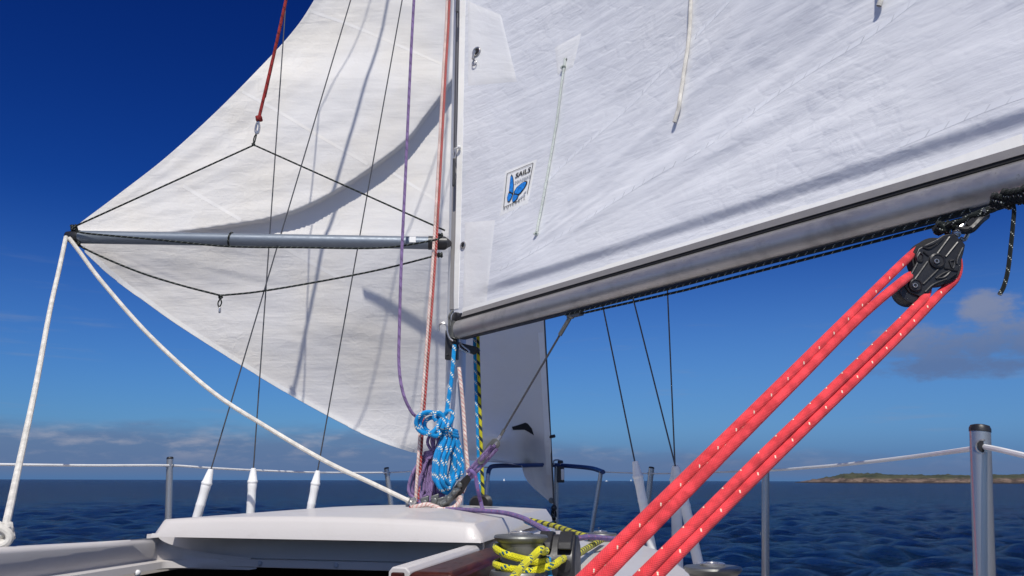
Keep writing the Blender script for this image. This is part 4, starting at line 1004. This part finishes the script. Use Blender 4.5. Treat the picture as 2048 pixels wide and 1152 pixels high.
# vang
vang = thing('boom_vang', 'boom vang of wire, fiddle blocks and purple line from boom to mast foot', 'boom vang', P(880, 1005, 3.2))
va, vb = TACK + FDIR * 0.78 + UP * -.13, P(1001, 872, 3.02)
print('vang top px', project(va))
m = MB(); m.rod(va, vb, .0038, 8); m.build('wire', M['wire'], vang)
m = MB(); d = (vb - va).normalized(); m.rod(va + d * .012, va + d * .085, .008, 10); m.ball(va, .014, 10); m.cbox(TACK + FDIR * .80 + UP * -.128, FDIR * .07, SN * .02, UP * .02); m.build('wire_terminal', M['dull'], vang)
m = MB(); m.rod(vb - d * .03, vb, .006, 10); m.build('wire_terminal', M['dull'], vang)
def fiddle(c, d, L_, w, name, mat):
    d = d.normalized(); s_ = d.cross(Vector((0, 1, 0))).normalized(); m = MB()
    for y in (-.018, .012):
        o = c + Vector((0, y, 0)); m.prism([o + d * a * L_ + s_ * b * w for a, b in ((0, -.25), (.1, -.45), (.35, -.5), (.6, -.4), (.9, -.32), (1, -.15), (1, .15), (.9, .32), (.6, .4), (.35, .5), (.1, .45), (0, .25))], (0, .005, 0))
    m.lathe(c + d * L_ * .3 + Vector((0, -.014, 0)), (0, 1, 0), [(w * .42, 0), (w * .36, .012), (w * .42, .026)], 18); m.lathe(c + d * L_ * .78 + Vector((0, -.014, 0)), (0, 1, 0), [(w * .28, 0), (w * .24, .012), (w * .28, .026)], 18)
    m.lathe(c + d * L_ * .3 + Vector((0, -.024, 0)), (0, -1, 0), [(.007, 0), (.006, .003)], 10)
    return m.build(name, mat, vang, bevel=.0015)
d1 = P(958, 925, 3.02) - vb
m = MB(); m.tube(spline([vb, P(996, 880, 3.01), P(990, 890, 3.01)], 4), .007, 8); m.build('shackle', M['steel'], vang)
fiddle(P(996, 880, 3.02), P(960, 925, 3.04) - P(996, 880, 3.02), .115, .040, 'upper_block', M['dull'])
fiddle(P(908, 992, 3.14), P(945, 945, 3.08) - P(908, 992, 3.14), .115, .038, 'lower_block', M['black'])
m = MB()
for k, (a, b) in enumerate((((990, 890), (938, 950)), ((983, 892), (934, 944)), ((994, 898), (942, 956)), ((978, 905), (940, 940)))):
    m.tube(spline([P(*a, 3.0 - .006 * k), P((a[0] + b[0]) / 2, (a[1] + b[1]) / 2, 3.03), P(*b, 3.06)], 4), .0065, 8)
m.build('vang_line', M['rpurd'], vang)
m = MB(); m.tube(spline([P(x, y, 3.12) for x, y in ((924, 966), (915, 978), (905, 992), (892, 1004), (882, 1010))], 4), .016, 9); m.tube(spline([P(x, y, 3.10) for x, y in ((920, 976), (908, 988), (895, 1002), (885, 1008))], 4), .008, 8)
for x, y in ((920, 970), (908, 986), (897, 998)): m.lathe(P(x, y, 3.10), (0, -1, 0), [(.010, 0), (.010, .012), (.005, .016)], 10)
m.build('toggle', M['dull'], vang)
rope([(941, 940, 3.04), (950, 950, 3.03), (956, 980, 3.03), (963, 1010, 3.05), (966, 1021, 2.8)], .0075, 'vang_tail', M['rpur'], 'purple tail of the boom vang dropping to the roof')
rope([(884, 1018, 3.05), (920, 1019, 2.85), (970, 1022, 2.6), (1010, 1026, 2.45), (1045, 1036, 2.3), (1072, 1050, 2.15), (1092, 1062, 2.0), (1108, 1075, 1.92)], .0072, 'control_line', M['rpur'], 'purple and blue line lying along the hatch cover to the clutch')
m = MB(); 
for x, y in ((958, 1008), (972, 1006)): m.lathe(P(x, y, 3.36) + Vector((0, 0, 0)), (-.5, -1, 0), [(.026, 0), (.034, .006), (.026, .014), (.034, .022), (.026, .03)], 18)
tag(m.build('deck_block', M['black']), 'round black turning block where the blue and yellow halyards meet the roof', 'block')
rope([(975, 1018, 3.25), (1000, 1024, 3.1), (1060, 1040, 2.85), (1110, 1052, 2.65), (1150, 1066, 2.45), (1178, 1074, 2.3)], .0085, 'control_line', M['ryb'], 'yellow and black line running aft over the cabin edge')
rope([(1052, 1042, 2.5), (1075, 1052, 2.3), (1095, 1064, 2.1), (1110, 1076, 1.95)], .0085, 'control_line', M['rblue'], 'short blue line entering the black clutch from ahead')
rope([(1205, 1079, 2.62), (1175, 1096, 2.25), (1150, 1112, 1.95), (1128, 1126, 1.80)], .0085, 'control_line', M['ryb'], 'yellow green line running from the far winch into the clutch')
rope([(1142, 1078, 2.2), (1160, 1076, 2.25), (1180, 1074, 2.3), (1230, 1078, 2.5)], .0075, 'control_line', M['rpur'], 'lilac line lying behind the clutch beside the far winch')

# winches
def winch(c, sc, label, mat='dull'):
    t = thing('winch', label, 'winch', c, 'sheet winches'); k = sc
    m = MB(); m.lathe(c, UP, [(.070 * k, 0), (.070 * k, .014 * k), (.066 * k, .022 * k), (.054 * k, .027 * k), (.0475 * k, .032 * k), (.045 * k, .050 * k), (.046 * k, .068 * k), (.050 * k, .080 * k)], 36); m.build('drum', M[mat], t)
    m = MB(); m.lathe(c, UP, [(.050 * k, .0805 * k), (.057 * k, .086 * k), (.0605 * k, .092 * k), (.058 * k, .096 * k), (.034 * k, .0975 * k)], 36); m.build('drum_flange', M[mat], t)
    m = MB(); m.lathe(c, UP, [(.026 * k, .0976 * k), (.026 * k, .102 * k), (.022 * k, .104 * k), (.016 * k, .104 * k), (.014 * k, .099 * k)], 24); m.build('winch_cap', M['steel'], t)
    return t
WC = B(-1.70, .637, ZR + .001); print('winch px', project(WC), project(WC + UP * .1))
winch(WC, .93, 'near winch with yellow rope turned round its drum')
WC2 = B(-.56, .685, ZR - .062); print('winch2 px', project(WC2 + UP * .1))
winch(WC2, .92, 'far grey winch on the cabin top behind the clutch')
WC3 = P(1425, 1128, 1.66) + UP * -.096; winch(WC3, .95, 'winch at the bottom edge right of the red ropes')
m = MB(); m.prism([WC3 + UP * -.002 + RT * a + FW * b for a, b in ((-.085, -.9), (.085, -.9), (.085, .09), (-.085, .09))], UP * -.24); m.build('winch_base', M['gel'], yacht, bevel=.01)
# rope turns on near winch
m = MB()
def wp(a, z, r=.0515): a = math.radians(a); return WC + Vector((math.cos(a) * r, math.sin(a) * r, z))
turn = [wp(-28, .058)] + [wp(-28 + 208 * i / 14, .058 + .008 * i / 14) for i in range(1, 15)] + [wp(180 + 130 * i / 9, .066 - .026 * i / 9) for i in range(1, 10)]
turn += [wp(310 + 230 * i / 14, .040 - .006 * i / 14) for i in range(1, 15)] + [wp(540 + 115 * i / 8, .034 - .010 * i / 8, .0525) for i in range(1, 9)]
turn += [P(1105, 1131, 1.665), P(1120, 1121, 1.70), P(1128, 1117, 1.74)]
m.tube(spline(turn, 3), .0074, 9)
m.tube(spline([wp(-28, .058), P(1082, 1098, 1.615), P(1066, 1113, 1.585), P(1046, 1132, 1.54), P(1025, 1158, 1.48), P(1008, 1186, 1.44)], 8), .0074, 9)
tag(m.build('winch_rope', M['ryel']), 'yellow flecked rope wrapped around the near winch', 'rope')
# clutch
cl = thing('rope_clutch', 'black double rope clutch with two levers beside the near winch', 'rope clutch', P(1115, 1145, 1.8))
CC = P(1112, 1144, 1.76); CC.z = CZ + ZR + .002; a_ = (RT * .98 + FW * .1).normalized(); f_ = FW
m = MB(); 
prof = [(-.02, 0), (.09, 0), (.09, .058), (.06, .082), (.02, .086), (-.012, .052), (-.022, .03)]
m.prism([CC + f_ * y + UP * z - a_ * .042 for y, z in prof], a_ * .084); body = m.build('clutch_body', M['black'], cl, bevel=.006)
for s_ in (-.0215, .0215):
    m = MB(); m.prism([CC + a_ * (s_ - .0145) + f_ * y + UP * z for y, z in ((-.026, .058), (-.02, .072), (.02, .092), (.055, .088), (.055, .083), (.02, .083), (-.012, .056))], a_ * .029); m.build('lever', M['rubber'], cl, bevel=.007)
    m = MB(); m.lathe(CC + a_ * s_ + f_ * -.0225 + UP * .026, -f_, [(.0135, 0), (.0135, .004), (.009, .0045)], 16); m.build('rope_port', M['ink_shade'], cl)
rope([P(1096, 1118, 1.72), P(1095, 1134, 1.70), P(1098, 1150, 1.68), P(1104, 1175, 1.64)], .0075, 'rope_tail', M['rblue'], 'blue flecked rope tail hanging from the black clutch')

# mainsheet and block
BY = 1.60
C6 = lambda x, y, Y=BY: P(1700 + x / 3.716, 350 + y / 3.716, Y)
blk = thing('mainsheet_block', 'black two wheel pulley block hanging from the boom with red rope through it', 'pulley block', C6(480, 950))
ck = [(735, 436), (775, 440), (845, 500), (858, 520), (845, 580), (822, 660), (800, 735), (740, 780), (690, 815), (620, 835), (585, 880), (520, 905), (440, 870), (395, 800), (410, 765), (455, 728), (470, 700), (495, 650), (487, 600), (510, 545), (570, 512), (640, 480), (690, 446)]
for Y in (BY, BY + .036):
    m = MB(); m.prism([C6(x, y, Y) for x, y in ck], (0, .007, 0)); cheek = m.build('cheek', M['black'], blk, bevel=.002)
    if Y == BY: front = cheek
ax_d = (C6(645, 640) - C6(483, 822)).normalized()
m = MB(); m.lathe(C6(645, 640, BY + .009), (0, 1, 0), [(.052, 0), (.044, .012), (.044, .014), (.052, .026)], 32); m.build('sheave', M['rubber'], blk)
m = MB(); m.lathe(C6(472, 845, BY + .009), (0, 1, 0), [(.0315, 0), (.026, .012), (.0315, .026)], 28); m.build('sheave', M['rubber'], blk)
m = MB(); m.lathe(C6(472, 848, BY + .004), (0, 1, 0), [(.0300, 0), (.0318, .003), (.0318, .034), (.03, .037)], 32); m.build('sheave_housing', M['black'], blk)
for (cx, cy, r) in ((645, 640, .0165), (483, 822, .014)):
    m = MB(); c = C6(cx, cy, BY); m.lathe(c, (0, -1, 0), [(r, -.001), (r, .004), (r * .8, .006), (r * .7, .004), (r * .35, .004), (r * .35, .006)], 24)
    m.build('hub', M['black'], front)
for (cx, cy) in ((645, 640), (485, 820)):
    m = MB(); m.tube([C6(cx, cy, BY - .0065) + Vector((math.cos(t), 0, math.sin(t))) * .0042 for t in np.linspace(0, 6.283, 17)[:-1]], .0012, 6, closed=True)
    m.build('hub_pin', M['steel'], front)
m = MB()
ribs = [[(740, 460), (648, 585)], [(800, 500), (712, 608)], [(575, 645), (482, 775)], [(655, 705), (545, 812)], [(585, 600), (545, 570)], [(700, 690), (760, 705), (800, 712)], [(540, 535), (600, 545), (690, 470), (620, 510), (545, 535)],
        [(520, 575), (500, 610), (510, 640), (535, 640), (545, 600), (520, 575)], [(500, 655), (450, 745), (415, 775)], [(740, 640), (765, 695), (775, 640), (740, 640)], [(838, 540), (800, 620), (795, 660)], [(640, 770), (690, 735), (745, 715), (700, 760), (640, 770)], [(560, 870), (620, 815), (720, 775)]]
for rb in ribs:
    m = MB(); m.tube(spline([C6(x, y, BY - .001) for x, y in rb], 4), .0022, 6); m.build('rib', M['black'], front)
for poly in ([(545, 548), (600, 553), (632, 535), (610, 525)], [(560, 530), (680, 478), (690, 468), (640, 485)], [(512, 590), (508, 630), (530, 630), (538, 598)], [(748, 642), (764, 682), (770, 642)], [(660, 758), (735, 722), (700, 752)], [(470, 715), (440, 745), (455, 745), (480, 715)]):
    m = MB(); m.add([C6(x, y, BY - .0006) for x, y in poly], [list(range(len(poly)))]); m.build('cutout_shade', M['ink_shade'], front)  # flat black patches painted over the cheek for shadowed cutouts
m = MB(); m.tube(spline([C6(x, y, BY + .02) for x, y in ((775, 455), (790, 425), (830, 375), (850, 350))], 4), .006, 8); m.ball(C6(790, 435, BY + .01), .010, 10); m.tube(spline([C6(x, y, BY + .03) for x, y in ((820, 470), (850, 480), (880, 420), (860, 380))], 4), .0045, 8); m.build('shackle', M['steel'], blk)
# boom bail
bt = C6(860, 350, BY + .02)
m = MB(); m.tube(spline([C6(770, 360, BY + .02), C6(790, 400, BY + .02), C6(850, 410, BY + .02), C6(900, 400, BY + .02), C6(960, 340, BY + .02), C6(1010, 300, BY + .03)], 5), .009, 9); m.prism([C6(x, y, BY + .015) for x, y in ((640, 372), (830, 335), (1060, 250), (1040, 290), (930, 370), (890, 390), (870, 365), (760, 385), (650, 400))], (0, .02, 0)); m.build('sheet_bail', M['black'], boom, bevel=.003)
sheet = thing('mainsheet', 'thick red rope with pale flecks in four parts running down from the pulley block', 'rope', P(1240, 1152, 1.12))
r_s = .0090
def fall(pts, name): return rope(pts, r_s, name, M['rred'], '', parent=sheet, n=14, seg=14)
ya = BY + .022
fall([(1134, 1188, 1.10), (1170, 1152, 1.13), (1298, 1026, 1.22), (1426, 900, 1.32), (1567, 761, 1.42), (1708, 622, 1.53), (1800, 531, 1.60), (1832, 503, ya), (1862, 487, ya), (1895, 492, ya), (1915, 520, ya), (1911, 556, ya), (1878, 590, 1.61), (1812, 659, 1.565), (1690, 779, 1.47), (1566, 900, 1.38), (1440, 1024, 1.28), (1312, 1152, 1.19), (1276, 1188, 1.17)], 'outer_pass')
fall([(1172, 1188, 1.10), (1208, 1152, 1.125), (1332, 1026, 1.22), (1456, 900, 1.32), (1585, 770, 1.42), (1716, 638, 1.52), (1800, 566, 1.575), (1825, 551, ya), (1848, 560, ya), (1854, 580, ya), (1846, 600, 1.60), (1826, 620, 1.585), (1784, 662, 1.55), (1660, 781, 1.455), (1536, 900, 1.365), (1410, 1026, 1.265), (1283, 1152, 1.175), (1247, 1188, 1.15)], 'inner_pass')

# black reefing line under the boom
def under(x, dz, dn=0.0): return TACK + FDIR * x + UP * (-.122 + dz) + SN * dn
m = MB()
xb = 2.2
m.tube([under(.80, -.010), under(1.3, -.016), under(xb - .06, -.006)], .0042, 8); m.tube([under(.76, -.004, .012), under(1.3, -.004, .014), under(xb - .05, .004, .015)], .0042, 8)
tag(m.build('reefing_line', M['rblk']), 'twin black lines stretched along the underside of the boom', 'rope')
m = MB(); rn = random.Random(11)
knot(m, P(1886, 456, 1.62), .013, .005, 3)
for k in range(9):
    q = [P(1884 + i * 21, 458 - i * 8.5 + rn.uniform(-5, 5), 1.62 - i * .012 + rn.uniform(-.015, .01)) for i in range(9)]
    m.tube(spline(q[k // 2:], 4), .0045, 7)
for k in range(7): knot(m, P(1998 + k * 10, 402 - k * 3 + rn.uniform(-4, 4), 1.50 - .01 * k), .013, .005, 20 + k)
tag(m.build('rope_lashing', M['rblk']), 'tangled black flecked lashing under the boom above the pulley block', 'rope')
rope([(2022, 400, 1.48), (2028, 418, 1.47), (2026, 450, 1.47), (2022, 490, 1.47), (2016, 540, 1.47), (2008, 572, 1.47), (1999, 589, 1.47)], .0040, 'rope_tail', M['rblk'], 'black and white rope tail dangling free below the boom at right')

# ------------------------------------------------------------------ stanchions, lifelines, pulpit
def stanchion(top, bot, Y, r, label, cap=True, hole=False, zdeck=-.55):
    a, b = P(*top, Y), P(*bot, Y); d = (a - b).normalized(); b = a - d * ((a.z - CZ - zdeck) / d.z)
    t = thing('stanchion', label, 'stanchion', b, 'stanchions carrying the lifelines'); m = MB(); m.rod(b, a, r, 20); post = m.build('post', M['steel'], t)
    m = MB(); m.lathe(a, d, [(r * 1.04, -.0025), (r * 1.04, .002), (r * .9, .006), (r * .5, .0075)], 20); m.build('end_cap', M['black'], t)
    m = MB(); m.lathe(b, UP, [(.04, 0), (.04, .008), (r * 1.3, .02), (r * 1.2, .05)], 18); m.build('base', M['steel'], t)
    if hole:
        c = P(1968, 893, Y - r * .97); m = MB(); m.tube([c + Vector((math.cos(t_) * .0085, 0.004 * abs(math.cos(t_)), math.sin(t_) * .0085)) for t_ in np.linspace(0, 6.283, 21)[:-1]], .0016, 7, closed=True); m.build('eye_rim', M['steel'], post)
        m = MB(); m.lathe(c + Vector((0, .001, 0)), (.15, -1, 0), [(.0085, 0), (.0085, .001)], 18); m.build('eye_hole', M['ink_shade'], post)
    else:
        m = MB(); c = a - d * .03; m.rod(c - RT * r * 1.25, c + RT * r * 1.25, .0065, 10); m.build('eye', M['steel'], post)
    return a, d
stanchion((340, 917), (337, 1028), 3.4, .0135, 'port stanchion standing left of the shroud covers')
stanchion((773, 937), (783, 1018), 4.9, .0150, 'slim port stanchion standing beside the white rope and mast foot')
stanchion((1303, 936), (1295, 1012), 4.6, .0155, 'slim starboard stanchion between the starboard shroud covers')
stanchion((1531, 912), (1531, 1152), 2.7, .0125, 'starboard stanchion whose top hides behind the red ropes')
stanchion((1960, 860), (1969, 1152), 1.07, .0127, 'big near stanchion with black cap at the right edge', hole=True)
def lifeline(pts, r, mat, label, n=10): return rope(pts, r, 'lifeline', mat, label, 'lifeline', n=n, seg=8, group='lifelines along the deck edges')
lifeline([(-220, 926, 2.5), (0, 929, 2.75), (180, 931, 3.05), (338, 931, 3.39), (420, 936, 3.6), (520, 941, 3.9), (640, 945, 4.3), (774, 945, 4.89), (850, 941, 5.1), (985, 934, 5.4)], .0046, M['white'], 'white port lifeline passing behind the shroud covers and mast')
lifeline([(2200, 948, .80), (2048, 911, .95), (1968, 894, 1.06), (1935, 899, 1.12), (1830, 913, 1.42), (1700, 928, 1.8), (1620, 935, 2.1), (1531, 941, 2.69), (1400, 945, 3.6), (1303, 947, 4.58), (1208, 944, 5.2)], .0036, M['white'], 'pale starboard lifeline leading forward from the near stanchion')
pul = thing('bow_pulpit', 'blue and steel bow rail at the front of the yacht behind the headsail tack', 'bow rail', P(1110, 1050, 5.611))
r_p = .0135
m = MB(); m.tube(spline([P(976, 950, 5.340), P(979, 938, 5.358), P(990, 932, 5.385), P(1040, 931, 5.566), P(1100, 930, 5.792), P(1150, 933, 5.656), P(1185, 937, 5.430), P(1206, 944, 5.159)], 8), r_p * 1.1, 12); m.build('top_rail', M['blue'], pul)
m = MB(); m.rod(P(976, 948, 5.340), P(971, 1010, 5.294), r_p); m.rod(P(971, 1010, 5.294), P(968, 1065, 5.249), r_p); m.build('leg', M['steel'], pul)
m = MB(); m.rod(P(1202, 945, 5.204), P(1183, 1062, 5.204), r_p); m.rod(P(1183, 1062, 5.204), P(1178, 1098, 5.204), r_p); m.build('leg', M['steel'], pul)
m = MB(); m.rod(P(1113, 931, 5.792), P(1112, 1065, 5.792), r_p * 1.3); m.build('leg', M['steel'], pul)
m = MB(); m.tube(spline([P(1108, 930, 5.774), P(1108, 921, 5.774), P(1120, 921, 5.756), P(1121, 930, 5.756)], 4), .005, 7); m.build('eye', M['steel'], pul)
m = MB(); m.cbox(P(1121, 949, 5.702), (.05, 0, 0), (0, .06, 0), (0, 0, .11)); m.lathe(P(1121, 941, 5.702) + UP * .05, UP, [(.022, 0), (.018, .02)], 12); nl = m.build('navigation_light', M['black'], pul, bevel=.006)
m = MB(); m.cbox(P(1125, 949, 5.670), (.022, 0, 0), (0, .012, 0), (0, 0, .075)); m.build('light_lens', M['lens'], nl, bevel=.004)
for o in list(S.objects):
    if '_org' in o: del o['_org']
